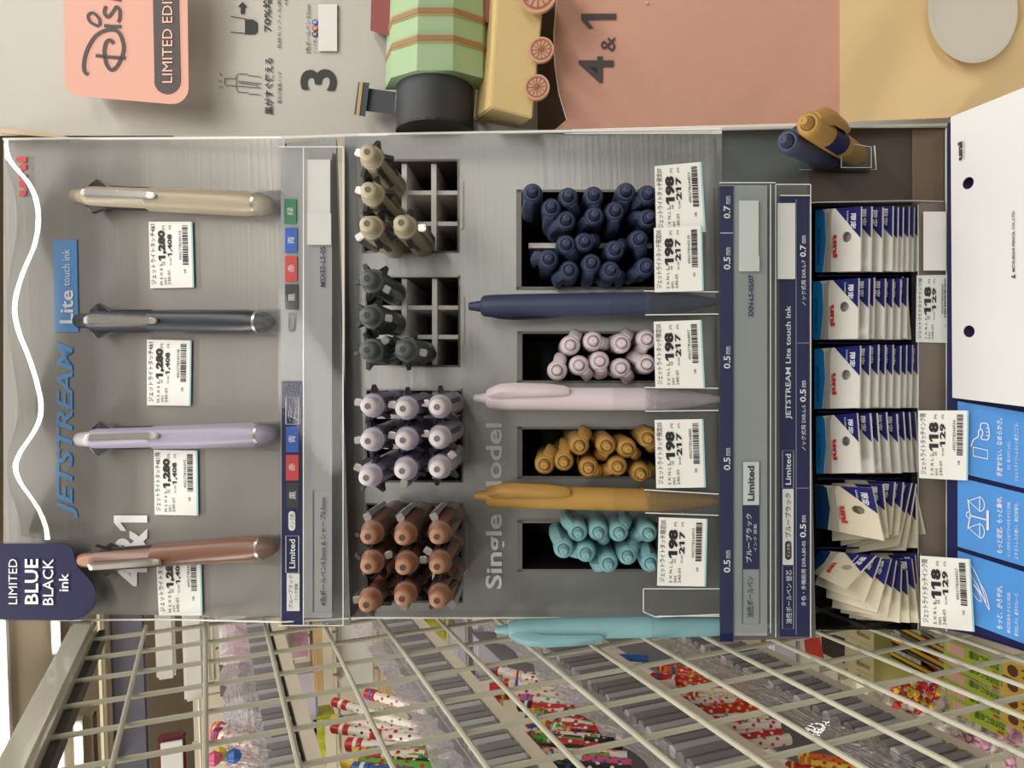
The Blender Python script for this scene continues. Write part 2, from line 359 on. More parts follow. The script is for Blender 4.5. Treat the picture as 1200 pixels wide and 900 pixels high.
# --- rails 2 and 3
rail2 = MB(); rect(rail2, PR2, 845, 217, 899, 745, -0.001, 0.0004); rail2 = rail2.build('rail_card', mat('rail_grey', (160, 162, 162), 0.6, 0.1, noise=.03, brushed=True), disp)
B = MB(); rect(B, PR2, 843.5, 218, 859.5, 752, 0.0004, 0.0012); B.build('navy_band', NAVY, rail2)
blocks(rail2, PR2, [('white_block', WHITE, (870, 541, 890, 592)), ('navy_block', NAVY, (870, 592, 890, 667))], 0.0004, 0.0009)
B = MB(); stroke(B, PR2, [(870, 667), (890, 667), (890, 731), (870, 731)], 0.9, 0.0009, True); stroke(B, PR2, [(870, 541), (890, 541), (890, 592), (870, 592)], .9, .0012, True); B.build('outline_box', NAVYINK, rail2)
put_text(rail2, PR2, [('Limited', 876, 546, 884, 587, dict(bold=0.03)), ('油性ボールペン', 875, 675, 883, 724, dict(bold=.01)), ('SXN-LS-05/07', 877, 322, 883, 371, dict(bold=0.035))], NAVYINK, 0.0014)
mm = []
for a in (256, 316, 432, 551, 671): mm += [(('0.7' if a == 256 else '0.5'), 848, a - 15, 856, a, dict(bold=0.02)), ('mm', 851, a - 26, 856, a - 17)]
put_text(rail2, PR2, mm + [('ブルーブラック', 874, 602, 881, 659, dict(bold=.01)), ('インク 搭載', 883, 614, 887, 646)], WINK, 0.0016)
B = MB(); rect(B, PR2, 844, 272.6, 859, 273.4, .0012, .0014); B.build('divider_line', WINK, rail2)
B = MB(); rect(B, PR2, 866, 235, 889, 318, 0.0006, 0.002); rect(B, PR2, 867, 300, 890, 318, .002, .0025); B.build('blank_sticker', STICK, rail2)
B = MB(); rect(B, PR2, 843, 214, 909, 742, 0.004, 0.0046); B.build('clear_rail_cover', CLEARH, disp)
rail3 = MB(); rect(rail3, PR3, 914, 230, 948.5, 746, -0.001, 0.0006); rail3 = rail3.build('rail_card', NAVY, disp)
B = MB(); rect(B, PR3, 911, 238, 932, 327, 0.0008, 0.002); rect(B, PR3, 911, 305, 932, 327, .002, .0024); B.build('blank_sticker', STICK, rail3)
blocks(rail3, PR3, [('white_block', WHITE, (917, 573, 930, 662))], 0.0006, 0.001)
B = MB(); poly(B, PR3, rrect(920, 634, 927.5, 656, 3.5), 0.001, 0.0013); B.build('ink_pill', BLK, rail3)
B = MB(); [stroke(B, PR3, q, .8, .001, True) for q in ([(917, 528), (930, 528), (930, 572), (917, 572)], [(917, 663), (930, 663), (930, 737), (917, 737)])]
for q in ([(933, 234), (933, 744)], [(933, 402), (948, 402)], [(933, 572), (948, 572)]): stroke(B, PR3, q, .6, .001)
B.build('outline_box', mat('soft_white_ink', (170, 172, 196), .5), rail3)
put_text(rail3, PR3, [('JETSTREAM Lite touch ink', 920.5, 358, 928.5, 491, dict(bold=0.012)), ('Limited', 920.5, 532, 927, 568, dict(bold=.015)), ('油性ボールペン 替芯', 921, 668, 928, 731), ('インク色', 922, 637, 926, 653),
    ('0.7', 937.5, 287, 944.5, 301, dict(bold=.02)), ('mm', 940, 276, 944.5, 285), ('ノック式用 SXR-L-7', 939, 305, 944.5, 358), ('0.5', 937.5, 456, 944.5, 471, dict(bold=.02)), ('mm', 940, 446, 944.5, 454), ('ノック式用 SXR-L-5', 939, 475, 944.5, 528),
    ('0.5', 937.5, 614, 944.5, 630, dict(bold=.02)), ('mm', 940, 604, 944.5, 612), ('多色・多機能用 SXR-L80-05', 939, 634, 944.5, 710)], WINK, 0.0014)
put_text(rail3, PR3, [('ブルーブラック', 920, 578, 927, 630, dict(bold=.01))], NAVYINK, 0.0014)
B = MB(); rect(B, PR3, 909, 216, 950, 747, 0.003, 0.0035); B.build('clear_rail_cover', CLEAR, disp)
B = MB()
for S_, q, h_ in ((PR3, [(909, 216), (909, 747)], .0037), (PR3, [(950, 216), (950, 747)], .0037), (PR3, [(909, 216), (950, 216)], .0037), (PR2, [(843, 214), (909, 214)], .0048), (PR3, [(914, 229), (950, 229)], .0037), (PR2, [(903, 216), (903, 742)], .0048)): stroke(B, S_, q, 1.0, h_)
B.build('rail_edge', _mats['acrylic_edge'], disp)
# body below the price rail: ledges between panel, rail and refill tray
B = MB(); slab(B, [sag(PB, 845, -0.001), sag(PR2, 846, -0.0025)], XL, PT.at(845, 158).x, 0.002); B.build('step_ledge', SILVER_D, disp)
B = MB(); slab(B, [sag(PR2, 846, -0.003), sag(PR3, 950, -0.004)], XL, PR2.at(860, 216).x, 0.003); B.build('rail_backing', mat('backing_grey', (120, 120, 118), .4, .5), disp)
# clear price rail face
B = MB(); rect(B, PT, 770, 182, 843, 722, -0.0006, 0.0); B.build('clear_price_rail', CLEAR, disp)
B = MB()
for i, (a, b) in enumerate([(268, 344), (376, 460), (490, 567), (600, 672)]): pass
stroke(B, PT, [(770, 722), (843, 722)], 1.2, .0004); stroke(B, PT, [(754, 690), (754, 717), (768, 723), (843, 720)], 1.2, .0006); stroke(B, PT, [(754, 690), (843, 690)], 1.0, .0006)
B.build('rail_edge', _mats['acrylic_edge'], disp)

# --- refill tray (dark well) with dividers
RB = Plane(951, 0.445, 1078, 0.430)     # its back/bottom
ft = [(951, 238), (1078, 238), (1078, 738), (951, 738)]
RL = Plane(951, 0.362, 1076, 0.372)     # its opening
B = MB()
q0 = [RL.at(*p) for p in ft]; q1 = [RB.at(p[0] * 0.96 + 20, 450 + (p[1] - 450) * .98) for p in ft]
B.add(q1, [(0, 1, 2, 3)])
for i in range(4): j = (i + 1) % 4; B.add([q0[i], q0[j], q1[j], q1[i]], [(0, 1, 2, 3)])
B.build('refill_tray', mat('tray_black', (20, 20, 22), .4), disp)
for y in (323, 402, 483, 561, 642):
    B = MB(); B.hexa([RL.at(958, y - 1, -.006), RL.at(1074, y - 1, -.006), RL.at(1074, y + 1, -.006), RL.at(958, y + 1, -.006), RB.at(958, y - 1), RB.at(1074, y - 1), RB.at(1074, y + 1), RB.at(958, y + 1)]); B.build('divider', NAVY, disp)
RLp = Plane(1072, 0.366, 1114, 0.362)
B = MB(); rect(B, RLp, 1077, 238, 1113, 738, -0.002, 0.0); B.build('tray_lip', mat('lip_brown', (122, 108, 96), .35, .1, noise=.1, nscale=20), disp)
B = MB(); rect(B, RLp, 1068, 236, 1114, 740, 0.0022, 0.0027); B.build('clear_tray_front', CLEAR, disp)
B = MB(); stroke(B, RLp, [(1109, 150), (1109, 740)], 1.2, .003); stroke(B, RLp, [(1076, 240), (1076, 738)], .8, .003); B.build('rail_edge', _mats['acrylic_edge'], disp)
B = MB(); rect(B, RLp, 1082, 248, 1109, 317, 0.003, 0.0045); B.build('blank_sticker', STICK, disp)
# panel to the photo's upper side of rails: dark brown side bay
PS = Plane(845, 0.385, 1112, 0.372)
B = MB(); rect(B, PS, 846, 150, 948, 240, -0.002, 0.0); B.build('side_bay', mat('side_green_grey', (112, 118, 116), .3, .6, noise=.1, nscale=12), disp)
B = MB(); rect(B, PS, 948, 150, 1112, 242, -0.002, 0.0); B.build('side_bay', mat('side_brown', (92, 80, 74), .3, .35, noise=.08, nscale=12), disp)
B = MB(); rect(B, PS, 1069, 152, 1106, 240, 0.0, 0.0008); B.build('side_band', mat('side_beige', (136, 120, 104), .25, .3, noise=.12, nscale=25), disp)
B = MB(); stroke(B, PS, [(948, 239), (956, 237), (1068, 235), (1106, 236)], 1.0, .003); stroke(B, PS, [(1108, 152), (1108, 240)], 1.6, .003); B.build('rail_edge', _mats['acrylic_edge'], disp)
# clear outer edge along the right side of the display (top of the photo), and sides
B = MB()
def sag3(P, px, py, h=0): return P.at(px, py, h)
side = [PA.at(4, 163, .006), PA.at(200, 162, .008), PR1.at(330, 161, .006), PB.at(420, 158, .02), PB.at(650, 154, .025), PT.at(845, 151, .004), PS.at(1000, 148, .01), PS.at(1112, 146, .008)]
back = [p + V((0.002, 0.06, -0.0)) for p in side]
for i in range(len(side) - 1): B.add([side[i], side[i + 1], back[i + 1], back[i]], [(0, 1, 2, 3)])
B.build('clear_side_wall', CLEARH, disp)
B = MB(); B.tube(side, 0.0007, 6); B.build('side_edge', _mats['acrylic_edge'], disp)
B = MB(); sl = [PA.at(60, 727, .002), PA.at(200, 726, .003), PR1.at(330, 729, .002), PB.at(420, 724, .012), PB.at(650, 724, .012), PT.at(845, 740, -.002), PF.at(1110, 745, 0)]
bk = [p + V((-0.001, 0.055, 0)) for p in sl]
for i in range(len(sl) - 1): B.add([sl[i], sl[i + 1], bk[i + 1], bk[i]], [(0, 1, 2, 3)])
B.build('clear_side_wall', CLEARH, disp)
B = MB(); B.tube(sl[:6], 0.0005, 6); B.build('side_edge', _mats['acrylic_edge'], disp)

# --- wavy clear cover over the header: its bent top catches the ceiling tube
WV = [(150, -2), (172, -2), (190, 4), (212, 27), (232, 37), (260, 39), (285, 34), (310, 22), (335, 13), (362, 8), (390, 14), (420, 27), (450, 37), (480, 43), (500, 38), (520, 22), (540, 10), (556, 9), (575, 20), (600, 39), (625, 49), (660, 50)]
def wv(y):
    for i in range(len(WV) - 1):
        if WV[i][0] <= y <= WV[i + 1][0]:
            t = (y - WV[i][0]) / (WV[i + 1][0] - WV[i][0]); t = t * t * (3 - 2 * t) * 0.35 + t * 0.65
            return WV[i][1] * (1 - t) + WV[i + 1][1] * t
    return WV[-1][1]
def wvs(y): return sum(wv(min(659, max(151, y + d))) for d in range(-12, 13, 3)) / 9
SLOPE0, SLOPE1, HALF = 0.0, math.tan(math.radians(22)), 30.0
pxm = (PA.at(20, 450) - PA.at(60, 450)).length / 40
def Gh(s):   # height drop for offset s px to the photo-left of the wave line
    # slope ramps from 0 (s>HALF) to SLOPE1 (s<-HALF)
    if s >= HALF: return 0.0
    if s <= -HALF: return -(SLOPE1 * HALF) - SLOPE1 * (-HALF - s)
    t = HALF - s; return -SLOPE1 * t * t / (4 * HALF)
B = MB(); xs_ = [2 + 3 * i for i in range(27)]; ys_ = [163 + 4.7 * j for j in range(101)]
for x in xs_:
    for y in ys_: B.v.append(PA.at(x, y, 0.0135) + PA.n * (Gh(x - wvs(y)) * pxm))
for i in range(len(xs_) - 1):
    for j in range(len(ys_) - 1):
        a = i * len(ys_) + j; B.f.append((a, a + 1, a + len(ys_) + 1, a + len(ys_)))
B.build('wavy_clear_cover', clear('wavy_clear', (250, 252, 252), 0.03, 0.04, 1.6), disp, smooth=True)

# --- front board with the white flap and the blue cards
B = MB(); poly(B, PF, [(1110, 145), (1215, 100), (1215, 768), (1140, 744), (1110, 738)], -0.003, 0.0); front = B.build('front_board', NAVY, disp)
FL = Patch(PF.at(1114, 137, .004), PF.at(1194, 105, .012), PF.at(1196, 476, .010), PF.at(1116, 466, .003))
B = MB()
def holed(B, S, x0, y0, x1, y1, cx, cy, rx, ry, h0, h1, n=16):
    ring = circ(cx, cy, rx, ry, n); sq = []
    for k in range(n):
        a = 2 * math.pi * (k) / n; c, s_ = math.cos(a), math.sin(a); m = max(abs(c), abs(s_)); u, v_ = c / m, s_ / m
        sq.append((cx + (u * (x1 - cx) if u > 0 else -u * (x0 - cx)), cy + (v_ * (y1 - cy) if v_ > 0 else -v_ * (y0 - cy))))
    for k in range(n):
        j = (k + 1) % n
        B.prism([S.at(*ring[k], h1), S.at(*ring[j], h1), S.at(*sq[j], h1), S.at(*sq[k], h1)], [S.at(*ring[k], h0), S.at(*ring[j], h0), S.at(*sq[j], h0), S.at(*sq[k], h0)])
rect(B, FL, 1, 0, 1.3, 1, -.001, 0)
holed(B, FL, 0, 0, 1, .5, .26, .25, .085, .021, -0.001, 0)
holed(B, FL, 0, .5, 1, 1, .26, .762, .085, .021, -0.001, 0)
flap = B.build('white_flap', mat('white_flap_card', (212, 212, 214), .45, noise=.02, nscale=10), disp)
put_text(flap, FL, [('uni', .11, .10, .18, .165, dict(bold=.06)), ('MITSUBISHI PENCIL', .20, .10, .215, .165)], INK, 0.0005)
B = MB(); poly(B, FL, [(.935, .578), (.905, .586), (.935, .594)], .0003, .0005); poly(B, FL, [(.905, .582), (.875, .586), (.905, .59)], .0003, .0005)
text(B, FL, 'MITSUBISHI PENCIL CO.,LTD.', .895, .375, .94, .57, .0005, bold=.015); B.build('lettering', INK, flap)
cards = [((1122, 470), (1216, 486), (1216, 576), (1122, 553)), ((1122, 559), (1216, 582), (1216, 668), (1122, 640)), ((1122, 645), (1216, 675), (1216, 760), (1122, 724))]
ctext = [('手放せない、なめらかさ。', 'ただ、軽いだけじゃない。', 'ジェットストリームらしい書きごこち。'), ('もっと安定。もっと集中。', 'インクがすぐ出てすべりをさらに低減。', 'よりストレスの無い、筆記体験を。'), ('もっと、かろやか。', '筆記抵抗をさらに低減。', '書き出しから、書きのスムーズ。')]
for ci, (c, tx) in enumerate(zip(cards, ctext)):
    pc = Patch(*[PF.at(*p, 0.0005) for p in c]); B = MB(); rect(B, pc, 0, 0, 1, 1, 0, .0008); cd = B.build('blue_card', BLUEP, disp)
    L0 = (.13, .12, .30)[ci]
    put_text(cd, pc, [(tx[0], .49, L0, .565, .92, dict(bold=.015)), (tx[1], .62, L0 + (.28 if ci == 0 else .04), .665, (.8 if ci == 0 else .93), ), (tx[2], .71, L0 + .02, .76, .93)], WINK, .0013)
    B = MB()
    if ci == 0:
        stroke(B, pc, smoothline([(.17, .60), (.20, .50), (.26, .44), (.27, .36), (.30, .33), (.32, .38), (.30, .46), (.38, .46)]), .014, .0013)
        stroke(B, pc, smoothline([(.38, .46), (.40, .40), (.395, .30), (.37, .24), (.30, .25), (.29, .33)]), .014, .0013)
        for k in range(3): stroke(B, pc, [(.40 - .0, .30 + .05 * k), (.36, .30 + .05 * k)], .012, .0013)
        stroke(B, pc, [(.20, .60), (.38, .60), (.38, .72), (.20, .72)], .014, .0013, True)
    elif ci == 1:
        stroke(B, pc, [(.13, .28), (.16, .5), (.13, .70)], .016, .0013); stroke(B, pc, [(.15, .5), (.38, .5)], .02, .0013); stroke(B, pc, [(.38, .36), (.38, .64)], .03, .0013); stroke(B, pc, circ(.14, .5, .03, .045, 12), .012, .0013, True)
        for yy in (.30, .68):
            stroke(B, pc, [(.14, yy), (.28, yy - .10)], .01, .0013); stroke(B, pc, [(.14, yy), (.28, yy + .10)], .01, .0013); stroke(B, pc, circ(.28, yy, .06, .10, 12, -90, 90, True), .012, .0013); stroke(B, pc, [(.28, yy - .11), (.28, yy + .11)], .012, .0013)
    else:
        stroke(B, pc, smoothline([(.13, .10), (.18, .30), (.26, .42), (.36, .62), (.30, .40), (.22, .22), (.15, .12)]), .012, .0013)
        stroke(B, pc, smoothline([(.20, .40), (.30, .52), (.40, .70), (.36, .50), (.30, .38)]), .012, .0013); stroke(B, pc, smoothline([(.16, .5), (.24, .60), (.30, .62), (.27, .5), (.20, .42)]), .01, .0013)
    B.build('white_icon', WINK, cd)
B = MB(); B.add([PF.at(1140, 745, .001), PF.at(1215, 769, .001), PF.at(1215, 769) + V((0, .05, 0)), PF.at(1140, 745) + V((0, .05, 0))], [(0, 1, 2, 3)]); B.build('board_side', NAVY, disp)

# --- navy sign card standing up at the top
PP = Plane(0, 0.445, 112, 0.425)
B = MB()
shape = [(-12, 637), (72, 637)] + smoothline([(72, 637), (83, 641), (87, 652), (91, 664), (102, 676), (110, 688), (112, 701), (107, 714), (97, 723), (85, 727)], 3)[1:] + [(-12, 726)]
sign = thing('ink_sign', 'dark navy rounded sign card reading LIMITED BLUE BLACK ink', 'sign', PP.at(80, 700))
poly(B, PP, shape, 0, 0.0012); B.build('card', mat('sign_navy', (13, 13, 66), .55, spec=.3, noise=.05, nscale=30), sign)
put_text(sign, PP, [('LIMITED', 10, 655, 20, 708), ('BLUE', 29, 655, 45, 708, dict(bold=.02)), ('BLACK', 50, 655, 62.5, 709, dict(bold=.008)), ('ink', 69, 672, 80, 693, dict(bold=.015))], WINK, 0.0018)
B = MB(); poly(B, PP, [(x * 1.0 + 1.5, y + (1.5 if y > 680 else -1.5)) for x, y in shape], -0.0008, -0.0001); B.build('clear_edge', CLEARH, sign)

# ================================================================== PRICE TAGS
random.seed(3)
def price_tag(S, quad, l1, code, price, sub, num, lab, line2='001', yen='円', group='printed shelf price tags'):
    P = Patch(*[S.at(*q, .0032 if S is PF else .0008) for q in quad]); t = thing('price_tag', lab, 'price tag', P.at(1, .5), group)
    B = MB(); rect(B, P, 0, 0, .965, 1, 0, .0005); B.build('card', PAPER, t)
    B = MB(); rect(B, P, .965, 0, 1, 1, 0, .0005); B.build('edge_strip', TEALEDGE, t)
    p0 = .16 if len(price) > 3 else .20
    it = [(l1, .03, .04, .15, .94, dict(bold=.004)), (' '.join(code), .24, .64, .30, .95), ('001', .34, .85, .39, .95), ('240-01', .42, .74, .48, .95), (price, .21, p0 - .03, .405, .59, dict(bold=.06)), ('円', .32, .06, .38, .12),
          ('本体', .28, .60, .32, .66), ('価格', .33, .60, .37, .66), (sub, .43, .19, .545, .53, dict(bold=.035)), ('円', .47, .06, .52, .12), ('税込価格', .47, .54, .51, .66), (num, .69, .14, .745, .58), ('08', .79, .72, .835, .78)]
    B = MB()
    for q in it: text(B, P, q[0], q[1], q[2], q[3], q[4], .0008, **(q[5] if len(q) > 5 else {}))
    y = .06
    while y < .64:
        w_ = random.choice((.006, .006, .012, .02)); rect(B, P, .77, y, .89, y + w_, .0005, .0008); y += w_ + random.choice((.007, .010, .016))
    B.build('print', INK, t); return t
L41 = 'ジェットライトタッチ4&1'
price_tag(PA, [(175, 260), (226, 260), (228, 337), (177, 338)], L41, 'MSXE5', '1,280', '1,408', '4902778345115', 'white price tag 1,280 yen just under the beige sample pen')
price_tag(PA, [(173, 398), (225, 399), (224, 475.5), (173, 475)], L41, 'MSXE5', '1,280', '1,408', '4902778345108', 'white price tag 1,280 yen just under the black sample pen')
price_tag(PA, [(181, 527), (232, 528), (233, 604), (182, 603)], L41 + '限', 'MSXE5', '1,280', '1,408', '4902778345092', 'white price tag 1,280 yen just under the lavender sample pen')
price_tag(PA, [(183, 643), (236, 641), (238, 721), (187, 721)], L41, 'MSXE5', '1,280', '1,408', '4902778345085', 'white price tag 1,280 yen partly under the brown sample pen')
LS = 'ジェットライトタッチ限定0'
price_tag(PT, [(767, 195), (822, 190), (827, 272), (769, 272)], LS + '7', 'SXNLS', '198', '217', '4902778344873', 'white price tag 198 yen for the 0.7 navy pens, upper of two overlapping')
T = [(766, 266), (822, 264), (823, 341), (767, 343)]
price_tag(PT, [(766, 268), (822, 265), (824, 341), (767, 343)], LS + '5', 'SXNLS', '198', '217', '4902778345139', 'white price tag 198 yen overlapping another tag beside the navy pens').location += PT.n * .0012
price_tag(PT, [(766, 377), (822, 375), (826, 455), (768, 455)], LS + '5', 'SXNLS', '198', '217', '4902778344897', 'white price tag 198 yen beside the pinkish white pens')
price_tag(PT, [(767, 492), (824, 491), (827, 571), (769, 572)], LS + '5', 'SXNLS', '198', '217', '4902778344880', 'white price tag 198 yen beside the mustard pens')
price_tag(PT, [(772, 606), (829, 608), (827, 687), (770, 686)], LS + '5', 'SXNLS', '198', '217', '4902778344910', 'white price tag 198 yen beside the teal pens')
LR = 'ジェットライトタッチインク限'
price_tag(RLp, [(1074, 323), (1116, 322), (1116, 402), (1073, 401)], LR, 'SXRL7', '118', '129', '4902778344941', 'white price tag 118 yen partly tucked behind the white flap')
price_tag(PF, [(1076, 481), (1135, 481), (1134, 563), (1077, 560)], LR, 'SXRL5', '118', '129', '4902778344934', 'white price tag 118 yen in the middle of the refill row')
price_tag(PF, [(1078, 651), (1137, 655), (1142, 740), (1079, 733)], LR, 'SXRL8', '118', '129', '4902778344927', 'white price tag 118 yen at the photo bottom end of the refill row')

# ================================================================== PENS
def frame(zaxis, xhint):
    z = zaxis.normalized(); x = (xhint - z * xhint.dot(z)).normalized(); y = z.cross(x)
    return Matrix(((x.x, y.x, z.x), (x.y, y.y, z.y), (x.z, y.z, z.z))).to_4x4()
def local_thing(name):
    o = bpy.data.objects.new(name, None); COL.objects.link(o); o['_o'] = (0, 0, 0); o.empty_display_size = .01; return o
def lpart(B, name, m, root, smooth=True, bevel=0): return B.build(name, m, root, smooth=smooth, bevel=bevel)
def multi_pen(key, rgb, knock, slider, clipm=None, L=.100):
    m = mat('pen_' + key, rgb, .36, noise=.03, nscale=200); mk = mat('pen_knock_' + key, knock, .42); ms = mat('pen_slider_' + key, slider, .3)
    t = local_thing('multicolour_pen')
    B = MB(); B.lathe([(.0012, 0), (.0030, .0012), (.0046, .0035), (.0056, .0066)], 20); lpart(B, 'tip_cone', m, t)
    B = MB(); B.lathe([(.0057, .0066), (.0057, .0078)], 20); lpart(B, 'ring', CHROME, t)
    B = MB(); B.lathe([(.0056, .0078), (.0062, .012), (.0062, .03), (.0060, .058), (.0060, .059), (.00585, .0592), (.0058, .088), (.0054, .0905), (.0044, .0912)], 24); lpart(B, 'barrel', m, t)
    B = MB(); B.lathe([(.0042, .0905), (.0040, .0935), (.0039, .0975), (.0036, .0990), (.0028, .0998), (.0014, L), (.0002, L)], 20); kn = lpart(B, 'knock', mk, t)
    B = MB(); B.lathe([(.0014, L - .0001), (.0014, L + .0002), (.0011, L + .00025), (.0010, L + .0001), (.0001, L + .0001)], 16); lpart(B, 'eraser_ring', mat('knock_ring_' + key, tuple(int(c * .55) for c in knock), .4), kn)
    for a in (78, 148, 212, 282):
        ca, sa = math.cos(math.radians(a)), math.sin(math.radians(a)); R_ = Matrix(((ca, -sa, 0, 0), (sa, ca, 0, 0), (0, 0, 1, 0), (0, 0, 0, 1)))
        B = MB(); w0, w1 = .0013, .0009; rr = [(.0050, .0905, .0060), (.0052, .0862, .0094), (.0050, .0790, .0060)]
        vs = []
        for r0, z, r1 in rr: vs += [R_ @ V((r0, -w0, z)), R_ @ V((r0, w0, z)), R_ @ V((r1, w1, z)), R_ @ V((r1, -w1, z))]
        B.add(vs, [(0, 1, 2, 3), (11, 10, 9, 8)] + [(i * 4 + k, i * 4 + 4 + k, i * 4 + 4 + (k + 1) % 4, i * 4 + (k + 1) % 4) for i in (0, 1) for k in range(4)]); lpart(B, 'slider', ms, t, False)
        B = MB(); vs = [R_ @ V((r, y_, z)) for z in (.059, .0795) for r, y_ in ((.0045, -.0010), (.0045, .0010), (.00615, .0010), (.00615, -.0010))]
        B.hexa([vs[i] for i in (0, 1, 2, 3, 4, 5, 6, 7)]); lpart(B, 'slot', BLACKP, t, False)
    B = MB(); w_ = .0017
    prof = [(.0052, .0885, .0090, w_), (.0066, .0865, .0093, w_), (.0068, .070, .0090, w_), (.0064, .0545, .0086, w_ * 1.02), (.0062, .0515, .0082, w_ * .7)]
    vs = []
    for r0, z, r1, ww in prof: vs += [V((r0, -ww, z)), V((r0, ww, z)), V((r1, ww, z)), V((r1, -ww, z))]
    B.add(vs, [(0, 1, 2, 3), tuple(range(len(vs) - 1, len(vs) - 5, -1))] + [(i * 4 + k, i * 4 + 4 + k, i * 4 + 4 + (k + 1) % 4, i * 4 + (k + 1) % 4) for i in range(len(prof) - 1) for k in range(4)])
    lpart(B, 'clip', clipm or CHROME, t, False, bevel=.0004)
    return t
def single_pen(key, rgb, L=.112):
    m = mat('spen_' + key, rgb, .5, noise=.02, nscale=150); m2 = mat('spen_grip_' + key, tuple(int(c * .93) for c in rgb), .7)
    t = local_thing('ballpoint_pen')
    B = MB(); B.lathe([(.0008, 0), (.0013, .0006), (.0024, .006), (.0040, .014), (.0049, .024), (.0051, .036), (.00515, .048)], 20); lpart(B, 'grip', m2, t)
    B = MB(); B.lathe([(.00515, .048), (.0052, .0485), (.0052, .07), (.0052, .098), (.0050, .1035), (.0046, .1052), (.0038, .1060), (.0030, .1061), (.0028, .1050), (.001, .1050)], 24); lpart(B, 'barrel', m, t)
    B = MB(); B.lathe([(.0026, .104), (.0025, .108), (.0021, .1088), (.0020, .1108), (.0016, .1118), (.0008, L), (.0006, .1117), (.0001, .1117)], 16); kn = lpart(B, 'knock', m, t)
    # clip: a broad tongue growing out of the collar
    B = MB(); sec = [(.1050, .0000, .0052, .0026), (.1030, .0000, .0068, .0031), (.0990, .003, .0088, .0033), (.0920, .0056, .0094, .0033), (.0780, .0060, .0090, .0030), (.0700, .0056, .0080, .0024), (.0675, .0055, .0070, .0014)]
    vs = []; n = 8
    for z, r0, r1, ww in sec:
        for (f, g) in ((0, -1), (.55, -1), (.9, -.72), (1, -.3), (1, .3), (.9, .72), (.55, 1), (0, 1)): vs.append(V((r0 + (r1 - r0) * f, ww * g, z)))
    B.add(vs, [tuple(range(n)), tuple(range(len(vs) - 1, len(vs) - 1 - n, -1))] + [(i * n + k, i * n + n + k, i * n + n + (k + 1) % n, i * n + (k + 1) % n) for i in range(len(sec) - 1) for k in range(n)])
    lpart(B, 'clip', m, t)
    return t
def copy_tree(o, parent=None):
    c = o.copy(); COL.objects.link(c)
    if parent is not None: c.parent = parent
    for ch in list(o.children): copy_tree(ch, c)
    return c
_used = set()
def place(proto, M, label, cat, group):
    if proto.name in _used: r = copy_tree(proto)
    else: _used.add(proto.name); r = proto
    r.matrix_world = M; r['label'] = label; r['category'] = cat
    if group: r['group'] = group
    return r
mp = dict(beige=multi_pen('beige', (162, 152, 130), (186, 176, 152), (44, 44, 46)), black=multi_pen('black', (38, 44, 52), (52, 57, 62), (26, 28, 34)),
          lavender=multi_pen('lavender', (158, 153, 176), (214, 206, 212), (48, 48, 54)), brown=multi_pen('brown', (124, 86, 68), (170, 124, 98), (40, 34, 34)),
          charcoal=multi_pen('charcoal', (82, 90, 92), (88, 96, 98), (50, 54, 56), mat('gunmetal', (120, 122, 122), .3, .8)))
sp = dict(navy=single_pen('navy', (56, 66, 96)), white=single_pen('white', (218, 206, 212)), mustard=single_pen('mustard', (178, 138, 68)), teal=single_pen('teal', (128, 176, 184)))
def sample(proto, S, x0, y0, x1, y1, L, roll, lab, grp, h=.007, rs=1.0):
    top_, tip = S.at(x0, y0, h), S.at(x1, y1, h); z = top_ - tip; ln = z.length
    M = Matrix.Translation(tip) @ frame(z, S.n) @ Matrix.Rotation(math.radians(roll), 4, 'Z') @ Matrix.Diagonal((rs, rs, ln / L, 1))
    return place(proto, M, lab, 'pen', grp)
SG = 'sample pens hung on the header panel'
sample(mp['beige'], PA, 85, 230, 321, 240, .100, 6, 'beige multicolour pen with silver clip, topmost sample on the header panel', SG, rs=1.0)
sample(mp['black'], PA, 89, 376, 322, 377.5, .100, 0, 'glossy black multicolour pen with silver clip on the header panel', SG, rs=1.0)
sample(mp['lavender'], PA, 90, 515, 324, 509, .100, 10, 'lavender multicolour pen with silver clip on the header panel', SG, rs=1.0)
sample(mp['brown'], PA, 93, 657, 325, 641, .100, -16, 'brown multicolour pen with silver clip, lowest sample overlapping a price tag', SG, rs=1.0)
# clear pockets holding the samples
for (a, b, c, d) in ((318, 220, 258, 262), (318, 360, 258, 396), (320, 492, 258, 530), (322, 625, 258, 664)):
    B = MB()
    c = 318
    P = [PA.at(c - 20, b + 2, .001), PA.at(c - 20, d - 2, .001), PA.at(328, b + 1, .001), PA.at(328, d - 1, .001)]
    Q = [PA.at(c - 20, b + 5, .0155), PA.at(c - 20, d - 5, .0155), PA.at(326, b + 4, .0155), PA.at(326, d - 4, .0155)]
    B.add([P[0], Q[0], Q[2], P[2], P[1], Q[1], Q[3], P[3]], [(0, 1, 2, 3), (4, 5, 6, 7), (1, 5, 6, 2)]); B.build('clear_pocket', CLEARG, disp)
PQ = Plane(555, .368, 845, .356)
SS = 'sample pens laid between the slots of the lower panel'
sample(sp['navy'], PQ, 549, 359, 845, 354, .112, 205, 'navy ballpoint pen lying lengthwise between navy and white slots', SS, 0.001)
sample(sp['white'], PQ, 555, 467, 845, 468, .112, 38, 'pinkish white ballpoint pen lying lengthwise above the mustard slot', SS, 0.001)
sample(sp['mustard'], PQ, 556, 581, 845, 588, .112, 35, 'mustard ballpoint pen lying lengthwise above the teal slot', SS, 0.001)
sample(sp['teal'], PQ, 580, 738, 905, 732, .112, -38, 'teal ballpoint pen lying along the photo bottom edge of the display', SS, 0.001, 0.92)
